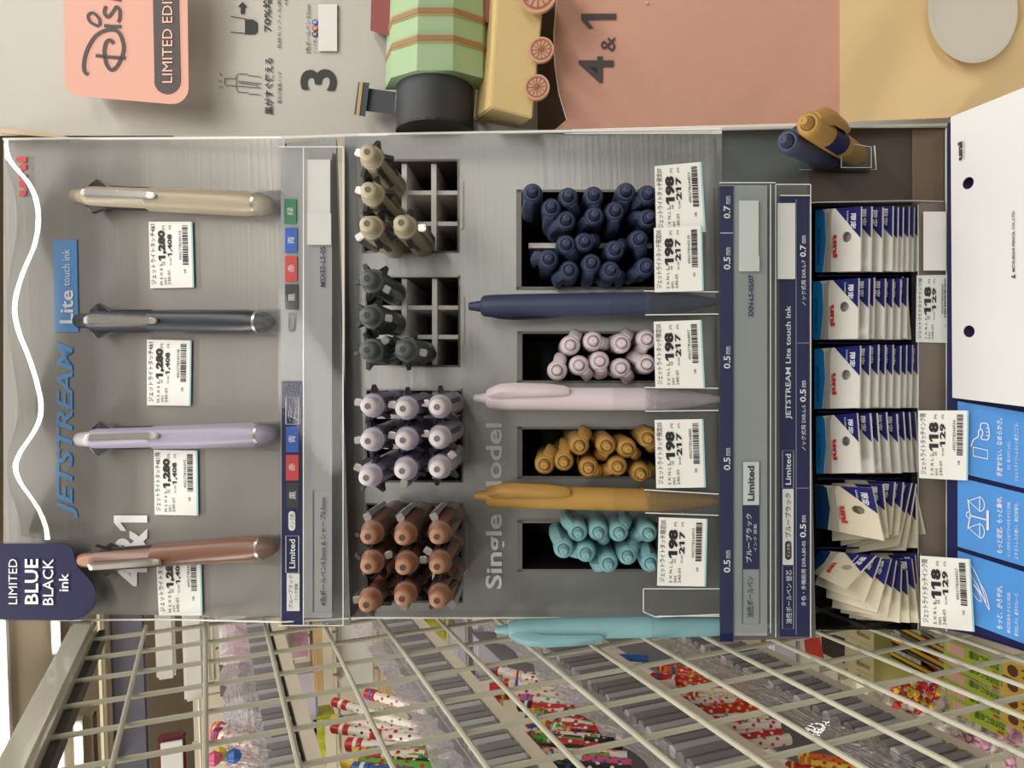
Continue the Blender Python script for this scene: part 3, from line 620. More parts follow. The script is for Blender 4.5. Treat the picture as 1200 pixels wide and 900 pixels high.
for (y0, y1, dy) in ((339, 371, 0), (452, 484, 0), (572, 603, 4)):
    B = MB(); P = [PQ.at(752, y0, -.012), PQ.at(843, y0 + dy, -.010), PQ.at(843, y1 + dy, -.010), PQ.at(752, y1, -.012)]; Q = [PQ.at(756, y0 + 2, .007), PQ.at(842, y0 + dy + 3, .006), PQ.at(842, y1 + dy - 3, .006), PQ.at(756, y1 - 2, .007)]
    B.add(P + Q, [(4, 5, 6, 7), (0, 1, 5, 4), (3, 2, 6, 7)]); B.build('clear_pocket', CLEARG, disp)
    B = MB(); B.tube([Q[0], Q[1]], .0003, 5); B.tube([Q[3], Q[2]], .0003, 5); B.tube([P[0], Q[0]] , .0003, 5); B.build('pocket_edge', _mats['acrylic_edge'], disp)
B = MB(); P = [PQ.at(753, 690, -.01), PQ.at(843, 692, -.01), PQ.at(843, 722, -.01), PQ.at(753, 722, -.01)]; Q = [PQ.at(755, 690, .006), PQ.at(842, 692, .006), PQ.at(842, 720, .006), PQ.at(768, 723, .006)]
B.add(P + Q, [(4, 5, 6, 7), (0, 1, 5, 4), (3, 2, 6, 7)]); B.build('clear_pocket', CLEARG, disp)
def insert(proto, px, py, zc, ang, lab, grp, vp=(640, 440), L=.1, jit=0):
    head = pz(px, py, zc); d_ = ray(vp[0] + random.uniform(-jit, jit), vp[1] + random.uniform(-jit, jit)).normalized(); z = -d_
    a = math.radians(ang); hint = i2w(V((math.cos(a), math.sin(a), 0)))
    M = Matrix.Translation(head + d_ * L) @ frame(z, hint) @ Matrix.Diagonal(((.91, .91, 1, 1) if L > .105 else (.96, .96, 1, 1))); return place(proto, M, lab, 'pen', grp)
ORD = ['first', 'second', 'third', 'fourth', 'fifth', 'sixth', 'seventh', 'eighth', 'ninth', 'tenth', 'eleventh', 'twelfth']
R3 = ['left', 'middle', 'right']
bg = [(430, 178, 205, 'in the topmost slot'), (431, 222, 200, 'in the second slot down, photo left'), (430, 262, 150, 'in the bottom row, photo left'), (470, 261, 0, 'bottom row, second slot from left')]
for x, y, a, l in bg: insert(mp['beige'], x, y, .338, a, 'beige multicolour pen in the half-empty grid tray, ' + l, 'beige pens in the half-empty grid tray')
cg = [(430, 326, 30, 'in the top row'), (430, 369, 5, 'in the middle row'), (430, 410, -40, 'in the bottom row, photo left'), (472, 409, 10, 'in the bottom row, second slot')]
for x, y, a, l in cg: insert(mp['charcoal'], x, y, .340, a, 'charcoal grey multicolour pen in the second grid tray, ' + l, 'charcoal pens in the grid tray')
lv = [(431, 476, 190), (472, 479, 190), (512, 477, 190), (431, 517, 175), (472, 516, 190), (512, 514, 190), (429, 560, 205), (471, 552, 100), (512, 550, -45)]
RW = ['top', 'middle', 'bottom']
for i, (x, y, a) in enumerate(lv): insert(mp['lavender'], x, y, .338, a, f'lavender multicolour pen in a full grid tray, {RW[i // 3]} row, photo {R3[i % 3]}', 'lavender pens in the grid tray')
bw = [(431, 629, 245), (471, 630, 245), (512, 629, 245), (431, 664, -20), (472, 665, -5), (512, 664, 215), (429, 709, 170), (471, 702, 100), (512, 704, 45)]
for i, (x, y, a) in enumerate(bw): insert(mp['brown'], x, y, .338, a, f'brown multicolour pen in a full grid tray, {RW[i // 3]} row, photo {R3[i % 3]}', 'brown pens in the grid tray')
nv1 = [(624, 222, 110), (666, 227, 60), (697, 225, 80), (735, 221, 100), (761, 224, 150), (646, 240, 100), (664, 255, 160), (697, 250, 150), (722, 244, 90), (762, 253, 200)]
nv2 = [(664, 284, 50), (686, 281, -20), (722, 290, -40), (751, 278, 70), (643, 301, 200), (667, 315, 150), (694, 306, 100), (717, 314, 20), (759, 311, 150)]
for i, (x, y, a) in enumerate(nv1): insert(sp['navy'], x, y, .352, a, 'navy ballpoint pen above the white divider, ' + (ORD[i] if i < 5 else ORD[i - 5]) + ' from left, ' + ('upper' if i < 5 else 'lower') + ' row', 'navy pens in the wide slot', L=.112, jit=25)
for i, (x, y, a) in enumerate(nv2): insert(sp['navy'], x, y, .352, a, 'navy ballpoint pen below the white divider, ' + (ORD[i] if i < 4 else ORD[i - 4]) + ' from left, ' + ('upper' if i < 4 else 'lower') + ' row', 'navy pens in the wide slot', L=.112, jit=25)
def bin_(key, word, pts, nu, jit=20):
    for i, (x, y, a) in enumerate(pts): insert(sp[key], x, y, .356, a, f'{word} ballpoint pen in its slot, ' + (ORD[i] if i < nu else ORD[i - nu]) + ' from left, ' + ('upper' if i < nu else 'lower') + ' row', f'{word} pens in the slot', L=.112, jit=jit)
bin_('white', 'pinkish white', [(669, 404, -60), (696, 399, 10), (730, 402, -50), (760, 397, 110), (653, 434, -75), (679, 428, 45), (704, 423, 75), (729, 431, 45), (760, 427, 215)], 4)
bin_('mustard', 'mustard', [(638, 546, -60), (661, 543, -80), (680, 524, -55), (712, 524, 105), (737, 527, 35), (761, 515, 60), (690, 550, 30), (725, 548, 150), (752, 557, 5)], 6)
bin_('teal', 'teal', [(678, 627, 215), (702, 627, 60), (727, 627, -45), (762, 628, 150), (661, 647, 235), (687, 652, 170), (714, 664, 150), (737, 655, -45), (764, 664, -110)], 4)
# two pens in the small clear clip
def two(proto, px, py, z0, qx, qy, z1, roll, lab, sc=1.0):
    a, b = pz(px, py, z0), pz(qx, qy, z1); z = (a - b).normalized()
    M = Matrix.Translation(a - z * .112 * sc) @ frame(z, CAM - a) @ Matrix.Rotation(math.radians(roll), 4, 'Z') @ Matrix.Scale(sc, 4)
    return place(proto, M, lab, 'pen', 'tester pens in the small clear clip')
two(sp['mustard'], 941, 141, .312, 1024, 196, .402, 80, 'mustard ballpoint pen with dark label in the small clear clip', 1.0)
_mt = [o for o in bpy.data.objects if o.get('label', '').startswith('mustard ballpoint pen with dark label')][0]
B = MB(); B.v += [V((.00535 * math.cos(a), .00535 * math.sin(a), z)) for z in (.064, .084) for a in [math.radians(q) for q in range(-130, 31, 20)]]; n_ = 9; B.f += [(k, k + 1, n_ + k + 1, n_ + k) for k in range(n_ - 1)]
_lb = B.build('pen_label', NAVY, None, org=(0, 0, 0)); _lb.parent = _mt; _lb['label'] = 'dark navy printed label'
two(sp['navy'], 917, 163, .322, 1003, 200, .412, 80, 'dusty navy ballpoint pen beside the mustard one in the clear clip', 1.0)

clipper = thing('pen_clip_holder', 'small clear plastic holder fixed beside the rails with two tester pens', 'pen holder', PS.at(1018, 198))
P = Patch(PS.at(936, 178, .006), PS.at(1024, 170, .006), PS.at(1026, 198, .002), PS.at(936, 198, .002))
B = MB(); rect(B, P, 0, 0, 1, 1, .0, .0006); B.build('back_plate', CLEARH, clipper)
B = MB(); P2 = Patch(PS.at(985, 166, .024), PS.at(1020, 172, .022), PS.at(1020, 196, .018), PS.at(985, 196, .02)); rect(B, P2, 0, 0, 1, 1, 0, .0006); B.build('front_plate', CLEARH, clipper)
B = MB(); stroke(B, P, [(0, 1), (1, 1), (1, 0)], .02, .001); stroke(B, P2, [(0, 0), (1, 0), (1, 1), (0, 1)], .03, .001, True); B.build('edge', _mats['acrylic_edge'], clipper)
B = MB(); rect(B, PS, 952, 197, 1020, 200, .002, .004); B.build('slot', INK, clipper)

# ================================================================== REFILL PACKETS
PKW = mat('packet_white', (224, 222, 216), .35, noise=.03, nscale=50); PKC = mat('packet_cream', (214, 206, 184), .4, noise=.03, nscale=50)
PKB = mat('packet_blue', (34, 142, 222), .35); PKD = mat('packet_dark_blue', (22, 60, 104), .35); PKN = mat('packet_navy', (30, 36, 104), .4); PKR = mat('packet_red', (200, 44, 50), .4)
KG = mat('packet_grey', (178, 174, 166), .4)
def packet(P, full, m, lab, grp, hole=True, hd=None):
    t = thing('refill_packet', lab, 'refill packet', P.at(1, .5), grp)
    B = MB()
    if full: rect(B, P, 0, 0, .45, 1, -.0008, 0); holed(B, P, .45, 0, 1, 1, .70, .46, .105, .085, -.0008, 0)
    else: rect(B, P, 0, 0, 1, 1, -.0010, 0)
    B.build('card', m, t)
    B = MB(); poly(B, P, [(.46, 0), (1, 0), (1, .48)], 0, .0003); B.build('navy_corner', PKN, t)
    B = MB(); text(B, P, '限定', .80, .04 if not full else .10, .92, .30 if not full else .34, .0005, bold=.02, mode='f'); text(B, P, 'Limited', .72, .06, .76, .26, .0005, mode='f'); B.build('lettering', WINK, t)
    if full:
        B = MB(); flat(B, P, [(0, 0), (.16, 0), (.22, .06), (.25, .5), (.18, 1), (0, 1)], .0003); B.build('blue_header', hd or PKB, t)
        B = MB(); poly(B, P, [(.25, .06), (.34, .0), (.40, .0), (.36, .1), (.36, 1), (.20, 1), (.26, .5)], 0, .0002); B.build('grey_band', KG, t)
        put_text(t, P, [('uni', .42, .42, .52, .78, dict(bold=.05, mode='f'))], PKR, .0006)
        put_text(t, P, [('JETSTREAM', .04, .28, .12, .88, dict(mode='f', shear=.2))], PKD, .0007, 'header_lettering'); put_text(t, P, [('MITSUBISHI', .385, .44, .41, .72, dict(mode='f'))], INK, .0006, 'small_lettering')
    return t
colsR = [(242, 320, [1009, 1021, 1034, 1046, 1052, 1058, 1065, 1071, 1077], 'first'), (326, 399, [1006, 1018, 1024, 1037, 1046, 1055, 1063, 1071, 1075], 'second'), (405, 480, [1008, 1019, 1029, 1037, 1046, 1055, 1062, 1069, 1077], 'third'), (484, 556, [1010, 1025, 1033, 1044, 1056, 1064, 1071, 1078], 'fourth')]
for ci, (y0, y1, xr, nm) in enumerate(colsR):
    n = len(xr)
    for i, x in enumerate(xr):
        za = .3715 + .0016 * i; zb = .3490 + .0022 * i; j = random.uniform(-1.5, 1.5) if i else 0; W = 53; tw = random.uniform(-1.5, 1.5) if i else 0
        sk = 2 if ci < 3 else 5
        tl = ci == 1 and i >= 7
        if tl: sk = 10; j -= 0
        P = Patch(pz(x - W, y0 + j + 4, za), pz(x - (14 if tl else 0) - (6 if ci == 3 else 0), y0 + j, zb), pz(x - sk + 1 + (3 if ci == 3 else 0), y1 + j * .6 - 2, zb), pz(x - W, y1 + j * .6 - 1, za))
        packet(P, i == 0, PKW, f'white refill packet with navy corner, {ORD[i]} from left in the {nm} stack down', f'refill packets, {nm} stack')
# fifth stack: fanned, cream with dark blue head
f5 = [((955, 568), (1022, 572), (1036, 634), (957, 618)), ((975, 566), (1034, 568), (1040, 630), (975, 634)), ((990, 562), (1048, 565), (1043, 626), (985, 640)), ((1000, 562), (1058, 565), (1052, 627), (992, 644)), ((1010, 563), (1068, 566), (1052, 640), (990, 650)), ((1020, 563), (1073, 567), (1060, 645), (1000, 645)), ((1030, 564), (1073, 580), (1074, 642), (1010, 640)), ((1035, 566), (1070, 568), (1083, 626), (1040, 628))]
for i, q in enumerate(f5):
    P = Patch(pz(*q[0], .374 + .0015 * i), pz(*q[1], .3475 + .0024 * i), pz(*q[2], .3475 + .0024 * i), pz(*q[3], .374 + .0015 * i))
    packet(P, i == 0, PKC, f'cream refill packet with navy corner, {ORD[i]} from left in the fanned fifth stack', 'refill packets, fifth stack', hd=PKD)
f6 = [((962, 645), (1026, 651), (990, 690), (945, 668)), ((965, 650), (1032, 653), (1013, 706), (955, 685)), ((970, 655), (1044, 655), (1028, 718), (968, 700)), ((980, 660), (1050, 657), (1040, 724), (975, 712)), ((990, 660), (1056, 662), (1054, 730), (985, 718)), ((1000, 662), (1062, 668), (1066, 730), (995, 724)), ((1008, 655), (1068, 655), (1077, 730), (1003, 726)), ((1015, 650), (1072, 650), (1078, 722), (1010, 722)), ((1020, 648), (1078, 648), (1082, 712), (1016, 716))]
for i, q in enumerate(f6):
    P = Patch(pz(*q[0], .372 + .0014 * i), pz(*q[1], .3455 + .0024 * i), pz(*q[2], .3455 + .0024 * i), pz(*q[3], .372 + .0014 * i))
    packet(P, i == 0, PKC, f'cream refill packet splayed in the lowest sixth stack, {ORD[i]} from left', 'refill packets, sixth stack', hd=PKD)

# ================================================================== NEIGHBOUR DISPLAY (photo top)
DG = Plane(0, .448, 650, .405); DPk = Plane(650, .385, 985, .366); DY = Plane(985, .366, 1205, .352)
nb = thing('character_pen_display', 'pale grey and pink cardboard display with train cut-outs beside the pen display', 'display stand', (DG.at(300, 100).x, DG.at(300, 100).y, DY.at(1200, 100).z - .02))
B = MB(); rect(B, DG, -30, -60, 662, 159, -.003, 0); B.build('grey_back_board', GREYBOARD, nb)
B = MB(); poly(B, DG, [(-5, 150), (60, 156), (90, 163), (0, 156)], -.0005, .001); B.build('board_edge', mat('edge_tan', (206, 186, 150), .6), nb)
PINK = mat('pink_board', (200, 150, 130), .55, noise=.02, nscale=200); PINK2 = mat('pink_side', (190, 128, 106), .55)
B = MB(); poly(B, DPk, [(655, -60), (649, 40), (650, 75), (655, 110), (664, 140), (650, 152), (985, 143), (985, -60)], -.003, 0); B.build('pink_panel', PINK, nb)
B = MB(); stroke(B, DPk, [(655, -30), (649, 40), (650, 75), (655, 110), (664, 140)], 1.2, .0006); B.build('panel_edge', mat('pale_edge', (240, 226, 214), .6), nb)
YEL = mat('yellow_board', (218, 190, 140), .55, noise=.03, nscale=18)
B = MB(); poly(B, DY, [(984, -60), (984, 143), (1110, 138), (1215, 100), (1215, -60)], -.003, .0006); B.build('yellow_panel', YEL, nb)
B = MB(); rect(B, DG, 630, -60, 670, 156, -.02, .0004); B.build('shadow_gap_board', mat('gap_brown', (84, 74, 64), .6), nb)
# sign card with the script lettering
PKs = Plane(60, .425, 230, .410)
B = MB(); poly(B, PKs, [(74, -60), (76, 95)] + circ(95, 95, 19, 18, 6, 180, 90, True)[1:] + [(200, 122)] + circ(202, 103, 19, 19, 6, 90, 0, True)[1:] + [(219, -60)], 0, .0018)
sg = thing('logo_sign', 'salmon rounded sign card with script lettering and a dark LIMITED EDITION pill', 'sign', PKs.at(140, 120)); B.build('card', mat('salmon_card', (222, 166, 148), .5, noise=.01), sg)
DK = mat('dark_print', (58, 48, 50), .5)
B = MB(); h_ = .0022
for P_, w_ in (([(103, 87), (99, 84), (98, 74), (102, 58), (112, 42), (126, 35), (138, 37), (144, 50), (144, 62), (138, 76), (131, 82), (125, 76), (122, 62), (124, 50), (129, 47), (133, 51)], 4.2), ([(112, 65), (130, 67), (147, 68)], 3.8), ([(122, 30), (132, 31), (142, 31)], 4.0), ([(116, 31), (106, 26), (103, 18), (109, 15), (116, 22), (117, 30)], 3.4),
              ([(124, 7), (122, 14), (126, 20), (132, 14), (136, 8), (140, 12), (140, 22), (138, 26)], 3.8), ([(124, -4), (132, -2), (142, 0)], 3.8), ([(124, -4), (122, -16), (130, -18), (142, -17)], 3.8)):
    stroke(B, PKs, smoothline(P_, 5), w_, h_)
B.build('script_lettering', DK, sg)
B = MB(); poly(B, PKs, [(178, -60), (181, 95)] + circ(196, 95, 15.5, 15.5, 8, 180, 0, True) + [(208, -60)], .0018, .0021); B.build('dark_pill', mat('pill_dark', (64, 54, 56), .5), sg)
put_text(sg, PKs, [('LIMITED EDITION', 190, -42, 202, 97)], mat('pink_ink', (240, 190, 170), .5), .0025)
it = [('70%増量', 308, -22, 318, 37, dict(bold=.02)), ('黒がすぐ使える', 310, 68, 320, 134, dict(bold=.02)), ('長持ちリフィル(黒)のインク', 325, -30, 330, 57), ('黒だけ後端ノック', 325, 84, 330, 121), ('3色ボールペン 0.5mm', 358, 5, 364, 63), ('インク色', 367, 46, 371, 63), ('3', 352, 81, 394, 106, dict(bold=.02, res=4)), ('※黒', 333, -4, 337, 6)]
put_text(nb, DG, it, INK, .0008)
for y, m in ((40, INK), (33, RED), (26, BLU)):
    B = MB(); poly(B, DG, circ(369, y, 3.4, 3.4, 12), 0, .0008); B.build('ink_dot', m, nb)
put_text(nb, DG, [('黒', 367, 38, 371, 42), ('赤', 367, 31, 371, 35), ('青', 367, 24, 371, 28)], WINK, .0012)
B = MB(); rect(B, DG, 373, 5, 395, 60, .0005, .0018); B.build('blank_sticker', STICK, nb)
B = MB(); stroke(B, DG, [(270, 37.5), (288, 39)], .9, .0008); stroke(B, DG, [(270, 19), (288, 22)], .9, .0008); poly(B, DG, [(287, 22), (297, 23), (301, 26), (301, 37), (298, 40), (287, 40)], .0003, .0008)
poly(B, DG, [(282, 16), (286, 16), (286, 8), (289, 8), (284, 2), (279, 8), (282, 8)], .0003, .0008)
for q in ([(263, 92), (277, 92)], [(264, 92), (263, 98), (265, 100), (277, 101)], [(277, 88), (280, 86.5), (291, 87), (291, 88.5), (303, 89.5), (306, 91)], [(277, 88), (277, 104)], [(277, 104), (279, 108), (291, 108.5), (291, 110), (305, 111)], [(279, 95), (306, 98)], [(279, 101), (306, 103)], [(280, 97), (303, 100)], [(257, 86), (261, 89)], [(256, 95), (260, 95)], [(257, 103), (261, 101)]): stroke(B, DG, q, .8, .0008)
B.build('line_icons', INK, nb)
put_text(nb, DPk, [('4', 678, 66, 719, 97, dict(bold=.01, res=3)), ('&', 704, 43, 721, 60, dict(bold=.0)), ('1', 681, 16, 722, 33, dict(bold=.008))], DK, .0008)
B = MB(); B.lathe([(.0008, 0), (.0008, .001)], 8, Matrix.Translation(DPk.at(758, 4)) @ frame(DPk.n, V((1, 0, 0)))); B.build('peg', CHROME, nb)
# plain oval card on the yellow board
oc = thing('oval_card', 'plain pale grey oval cut-out card on the yellow board', 'card', DY.at(1190, 40, .01))
B = MB(); poly(B, DY, circ(1140, 12, 53, 62, 28), .006, .0078); B.build('card', mat('oval_grey', (196, 190, 178), .5, noise=.01), oc)
B = MB(); stroke(B, DY, circ(1140, 12, 49, 58, 28), 1.2, .008, True); B.build('rim', mat('oval_rim', (208, 202, 190), .5), oc)
# cardboard train
train = thing('cardboard_train', 'folded cardboard toy train with black boiler, green drum and yellow chassis', 'train', DG.at(600, 80, .03))
TG = mat('train_green', (158, 186, 146), .6, noise=.02); TB = mat('train_black', (52, 56, 62), .55, noise=.05); TY = mat('train_yellow', (208, 184, 128), .6, noise=.02); TR = mat('train_maroon', (140, 72, 68), .6); TBr = mat('train_brown', (150, 118, 84), .6); TGold = mat('train_gold', (186, 160, 104), .5)
def drum(B, cx, ya, yb, half_px, zc, depth, segs=9, sq=1.0, shift=0):
    """a half-octagon drum whose axis is the shop's left-right: silhouette between image x cx±half, from image y ya to yb"""
    rings = []
    for y, sh in ((ya, 0), (yb, shift)):
        ring = []
        for k in range(segs):
            a = math.pi * k / (segs - 1); c = pz(cx + sh, y, zc); up = i2w(V((1, 0, 0))); tow = i2w(V((0, 0, -1)))
            R_ = half_px * zc / FPX * sq if y == yb else half_px * zc / FPX
            ring.append(c - up * math.cos(a) * R_ + tow * math.sin(a) * depth)
        rings.append(ring)
    B.prism(rings[0], rings[1])
B = MB(); drum(B, 517, -14, 105, 62, .402, .026, 6, 1.03, -2); B.build('green_drum', TG, train)
for ya, yb in ((36, 44), (66, 74)):
    t = (ya + 14) / 119; B = MB(); drum(B, 517 - 2 * t, ya, yb, 62.6 + 1.4 * t, .4015, .0267, 6); d_ = B.build('gold_band', TGold, train)
    B = MB(); drum(B, 517 - 2 * t, ya + 1.3, yb - 1.3, 62.9 + 1.4 * t, .4013, .0271, 6); B.build('brown_band', TBr, d_)
B = MB(); drum(B, 510, 96, 156, 45, .402, .022, 14); B.build('black_boiler', TB, train, smooth=True)
B = MB(); drum(B, 510, 154, 157, 46, .402, .0225, 14); bf = B.build('boiler_face', mat('face_black', (34, 34, 36), .5), train)
B = MB(); poly(B, DG, [(429, 103), (464, 108), (461, 134), (428, 130)], .012, .014); B.build('funnel', mat('funnel_blue', (52, 60, 70), .55), train)
B = MB(); poly(B, DG, [(420, 96), (433, 97), (428, 137), (415, 134)], .0135, .0165); fn = B.build('funnel_cap', _mats['funnel_blue'], train)
B = MB(); poly(B, DG, [(421.5, 96), (425.5, 96.3), (421, 136), (417, 135)], .0165, .0169); B.build('gold_band', TGold, fn)
B = MB(); P = [(436, -30), (434, 36), (456, 42), (470, 36), (560, 22), (580, 30), (578, -30)]; poly(B, DG, P, .004, .018); B.build('maroon_cab', TR, train)
B = MB(); poly(B, DG, [(515, -20), (556, -20), (559, 14), (520, 0)], .018, .019); B.build('window_pane', mat('pane_cream', (206, 190, 150), .5), train)
# chassis: long box along X
F0 = pz(575, -20, .372); 
c8 = [pz(584, -30, .362), pz(640, -30, .362), pz(624, 139, .365), pz(575, 126, .365), pz(571, -30, .405), pz(634, -30, .405), pz(606, 152, .412), pz(553, 142, .412)]
B = MB(); B.hexa(c8); ch = B.build('yellow_chassis', TY, train, bevel=.0006)
CHp = Patch(c8[0], c8[1], c8[2], c8[3])
WC = mat('wheel_tan', (196, 150, 120), .55); WB = mat('wheel_brown', (150, 88, 66), .55)
for (x, y, r, z) in ((630, -8, 23, .355), (634, 58, 15, .358), (629, 102, 15, .359)):
    C_ = pz(x, y, z); Mx = Matrix.Translation(C_) @ frame(i2w(V((-.15, 0, -1))), V((1, 0, 0))); k = z / FPX; B = MB(); B.lathe([(r * k, -.002), (r * k, 0)], 28, Mx); wh = B.build('wheel', WC, train)
    B = MB(); n = 28
    for a in range(n):
        a0, a1 = 2 * math.pi * a / n, 2 * math.pi * (a + 1) / n
        B.add([Mx @ V((r * k * f * math.cos(q), r * k * f * math.sin(q), .0003)) for f, q in ((.72, a0), (.82, a0), (.82, a1), (.72, a1))], [(0, 1, 2, 3)])
    for a in range(12):
        q = 2 * math.pi * a / 12; u_ = V((math.cos(q), math.sin(q), 0)); v_ = V((-math.sin(q), math.cos(q), 0)) * .03
        B.add([Mx @ ((u_ * .08 + v_ * s) * r * k + V((0, 0, .0003))) for s in (1, -1)] + [Mx @ ((u_ * .74 + v_ * s) * r * k + V((0, 0, .0003))) for s in (-1, 1)], [(0, 1, 2, 3)])
    B.lathe([(r * k * .12, 0), (r * k * .12, .0005)], 12, Mx); B.build('spokes', WB, wh)
B = MB(); B.box((-0.42, .28, CAM.z - .44), (.42, .80, CAM.z - .42))

# ================================================================== NEAR WIRE MESH (left side, runs away from the camera)
XM = -0.136
def hitx(px, py, X): r = ray(px, py); t = (X - CAM.x) / r.x; return CAM + r * t
mesh = thing('wire_mesh_panel', 'cream enamelled wire mesh panel along the left side of the display', 'wire mesh', (XM, .3, .75))
ys0 = [hitx(300, y, XM).y for y in (791, 822, 860, 900, 956, 1029)]
dy = (ys0[0] - ys0[-1]) / 5; y_first = ys0[0] + dy * 3.0
ztop = hitx(60, 800, XM).z
for k in range(12):
    y = y_first - dy * k
    if y < -.04: break
    B = MB(); B.tube([(XM - .0012, y, .72), (XM - .0012, y, ztop)], .0012, 8); B.build('wire', WIREM, mesh, smooth=True)
zs = [hitx(241 + 73.2 * k, 750, XM) for k in range(-1, 14)]
for i, p in enumerate(zs):
    B = MB(); B.tube([(XM + .0014, y_first + .004, p.z), (XM + .0014, .0, p.z)], .0011, 8); B.build('wire', WIREM, mesh, smooth=True)
bz = hitx(60, 772, XM).z; 
B = MB(); za, zb = hitx(12, 900, XM), hitx(37, 900, XM)
b0, b1 = hitx(44, 800, XM + .005).z, hitx(80, 800, XM + .005).z
B.box((XM - .009, -.05, b1), (XM + .005, y_first + .02, b0)); B.build('top_bar', CREAM, mesh, bevel=.002)
B = MB(); B.box((XM - .009, -.05, b1 - .0035), (XM - .002, y_first + .02, b1 - .0003)); B.build('dark_groove', mat('groove', (44, 40, 36), .6), mesh)

# ================================================================== BACK BAY: far mesh, board, racks
YB = 1.08
far = thing('back_wire_mesh', 'thin pale wire grid at the back of the neighbouring bay', 'wire mesh', (-.6, YB, .4))
BG_X0 = -1.25
for i in range(11):
    B = MB(); z = CAM.z + .02 - .058 * i * 1.0
    B.tube([(BG_X0, YB, z), (-.16, YB, z)], .0018, 6); B.build('wire', WIREF, far, smooth=True)
for i in range(19):
    B = MB(); x = -.17 - .058 * i; B.tube([(x, YB + .004, .2), (x, YB + .004, CAM.z + .03)], .0018, 6); B.build('wire', WIREF, far, smooth=True)
B = MB(); B.box((-1.4, YB + .10, .1), (.4, YB + .12, CAM.z + .03)); tag(B.build('gondola_back_panel', mat('bay_cream', (216, 208, 190), .6, noise=.03, nscale=8)), 'cream back panel of the neighbouring shelf bay', 'panel')
# far lamps and far bay top seen at the photo lower left
LAMP = mat('lamp_glow', (255, 250, 240), .5, emit=5.0)
def wall_hit(px, py, Y): r = ray(px, py); return CAM + r * ((Y - CAM.y) / r.y)
for (xa, xb, ya, yb, Y, lab) in ((-20, 9, 700, 930, 7.45, 'long bright ceiling lamp at the far photo left edge'), (60, 67, 690, 765, 7.45, 'short bright lamp strip beside the mesh top bar'), (88, 95, 852, 930, 7.45, 'bright lamp strip low beneath the top bar'), (67, 71, 868, 930, 7.45, 'thin bright lamp strip nearest the top bar')):
    a, b = wall_hit(xa, ya, Y), wall_hit(xb, yb, Y); B = MB(); B.box((min(a.x, b.x), Y, min(a.z, b.z)), (max(a.x, b.x), Y + .05, max(a.z, b.z)))
    t = thing('tube_lamp', lab, 'lamp', ((a.x + b.x) / 2, Y, max(a.z, b.z))); B.build('tube', LAMP, t)
    B = MB(); B.box((min(a.x, b.x) - .03, Y + .05, min(a.z, b.z) - .02), (max(a.x, b.x) + .03, Y + .15, max(a.z, b.z) + .02)); B.build('housing', WHITE, t)
def slabpx(px0, py0, px1, py1, Y, th, name, m, lab, cat, grp=None):
    a, b = wall_hit(px0, py0, Y), wall_hit(px1, py1, Y); B = MB()
    B.box((min(a.x, b.x), Y, min(a.z, b.z)), (max(a.x, b.x), Y + th, max(a.z, b.z))); return B.build(name, m, tagd=(lab, cat, grp), bevel=min(.003, th * .2))
slabpx(112, 705, 127, 915, 1.02, .03, 'shelf_rail', mat('rail_cream', (222, 214, 184), .4), 'cream rail across the top of the neighbouring bay', 'rail')
slabpx(127, 705, 176, 915, 1.04, .02, 'grey_panel', mat('slate_panel', (104, 104, 116), .5, noise=.12, nscale=15), 'slate grey header strip behind the mesh', 'panel')
slabpx(108, 840, 114, 930, 1.03, .02, 'dark_strip', mat('dark_strip_m', (84, 50, 46), .5), 'thin dark strip above the slate header', 'strip')
slabpx(184, 868, 220, 930, 1.0, .02, 'maroon_frame_card', mat('maroon_card', (110, 50, 60), .5), 'maroon bordered card low behind the mesh', 'card')
slabpx(188, 872, 216, 930, .997, .003, 'white_inner_card', WHITE, 'white face of the maroon bordered card', 'card')
# hanging packs on the far mesh
def pack(px0, py0, px1, py1, Y, m, lab, grp='packs hanging on the far wire grid', m2=None, split=.5, th=.012):
    Y = 1.02 + (Y - .92) * .3; th = 1.0775 - Y
    a, b = wall_hit(px0, py0, Y), wall_hit(px1, py1, Y); x0, x1, z0, z1 = min(a.x, b.x), max(a.x, b.x), min(a.z, b.z), max(a.z, b.z)
    t = thing('hanging_pack', lab, 'pack', ((x0 + x1) / 2, Y, z0), grp)
    B = MB(); B.box((x0, Y, z0), (x1, Y + th, z1)); B.build('pouch', m, t, bevel=.003)
    if m2: B = MB(); B.box((x0 + (x1 - x0) * .06, Y - .002, z0 + (z1 - z0) * .05), (x1 - (x1 - x0) * .06, Y, z0 + (z1 - z0) * split)); B.build('front_print', m2, t)
    return t
PKK = mat('pack_pink', (216, 108, 140), .4, noise=.25, nscale=60, var=(250, 170, 190)); PKM = mat('pack_dark', (78, 68, 70), .45, noise=.3, nscale=60, var=(140, 124, 120)); PKL = mat('pack_lilac', (206, 200, 216), .35, noise=.06, nscale=20)
PKI = mat('pack_ivory', (226, 218, 196), .4, noise=.05, nscale=30); PKRd = mat('pack_red', (196, 52, 50), .4, noise=.2, nscale=60); PKG = mat('pack_green', (92, 124, 58), .4, noise=.4, nscale=90, var=(210, 200, 60)); PKT = mat('pack_tan', (206, 178, 130), .5, noise=.06, nscale=20)
PKWt = mat('pack_white', (228, 224, 216), .35, noise=.08, nscale=25)
PKBl = mat('pack_blue', (60, 110, 190), .4, noise=.2, nscale=60)
pack(180, 700, 206, 795, 1.0, PKWt, 'white pack at the photo left of the far grid'); pack(212, 700, 240, 820, .99, PKWt, 'white carton behind the second mesh wire')
pack(243, 728, 254, 800, 1.02, PKI, 'narrow ivory pack beside the pink bag')
pack(256, 726, 293, 778, .98, PKWt, 'white bag printed with a pink scene', m2=PKK, split=.75); pack(257, 780, 293, 815, .98, PKM, 'dark grey patterned bag under the pink one')
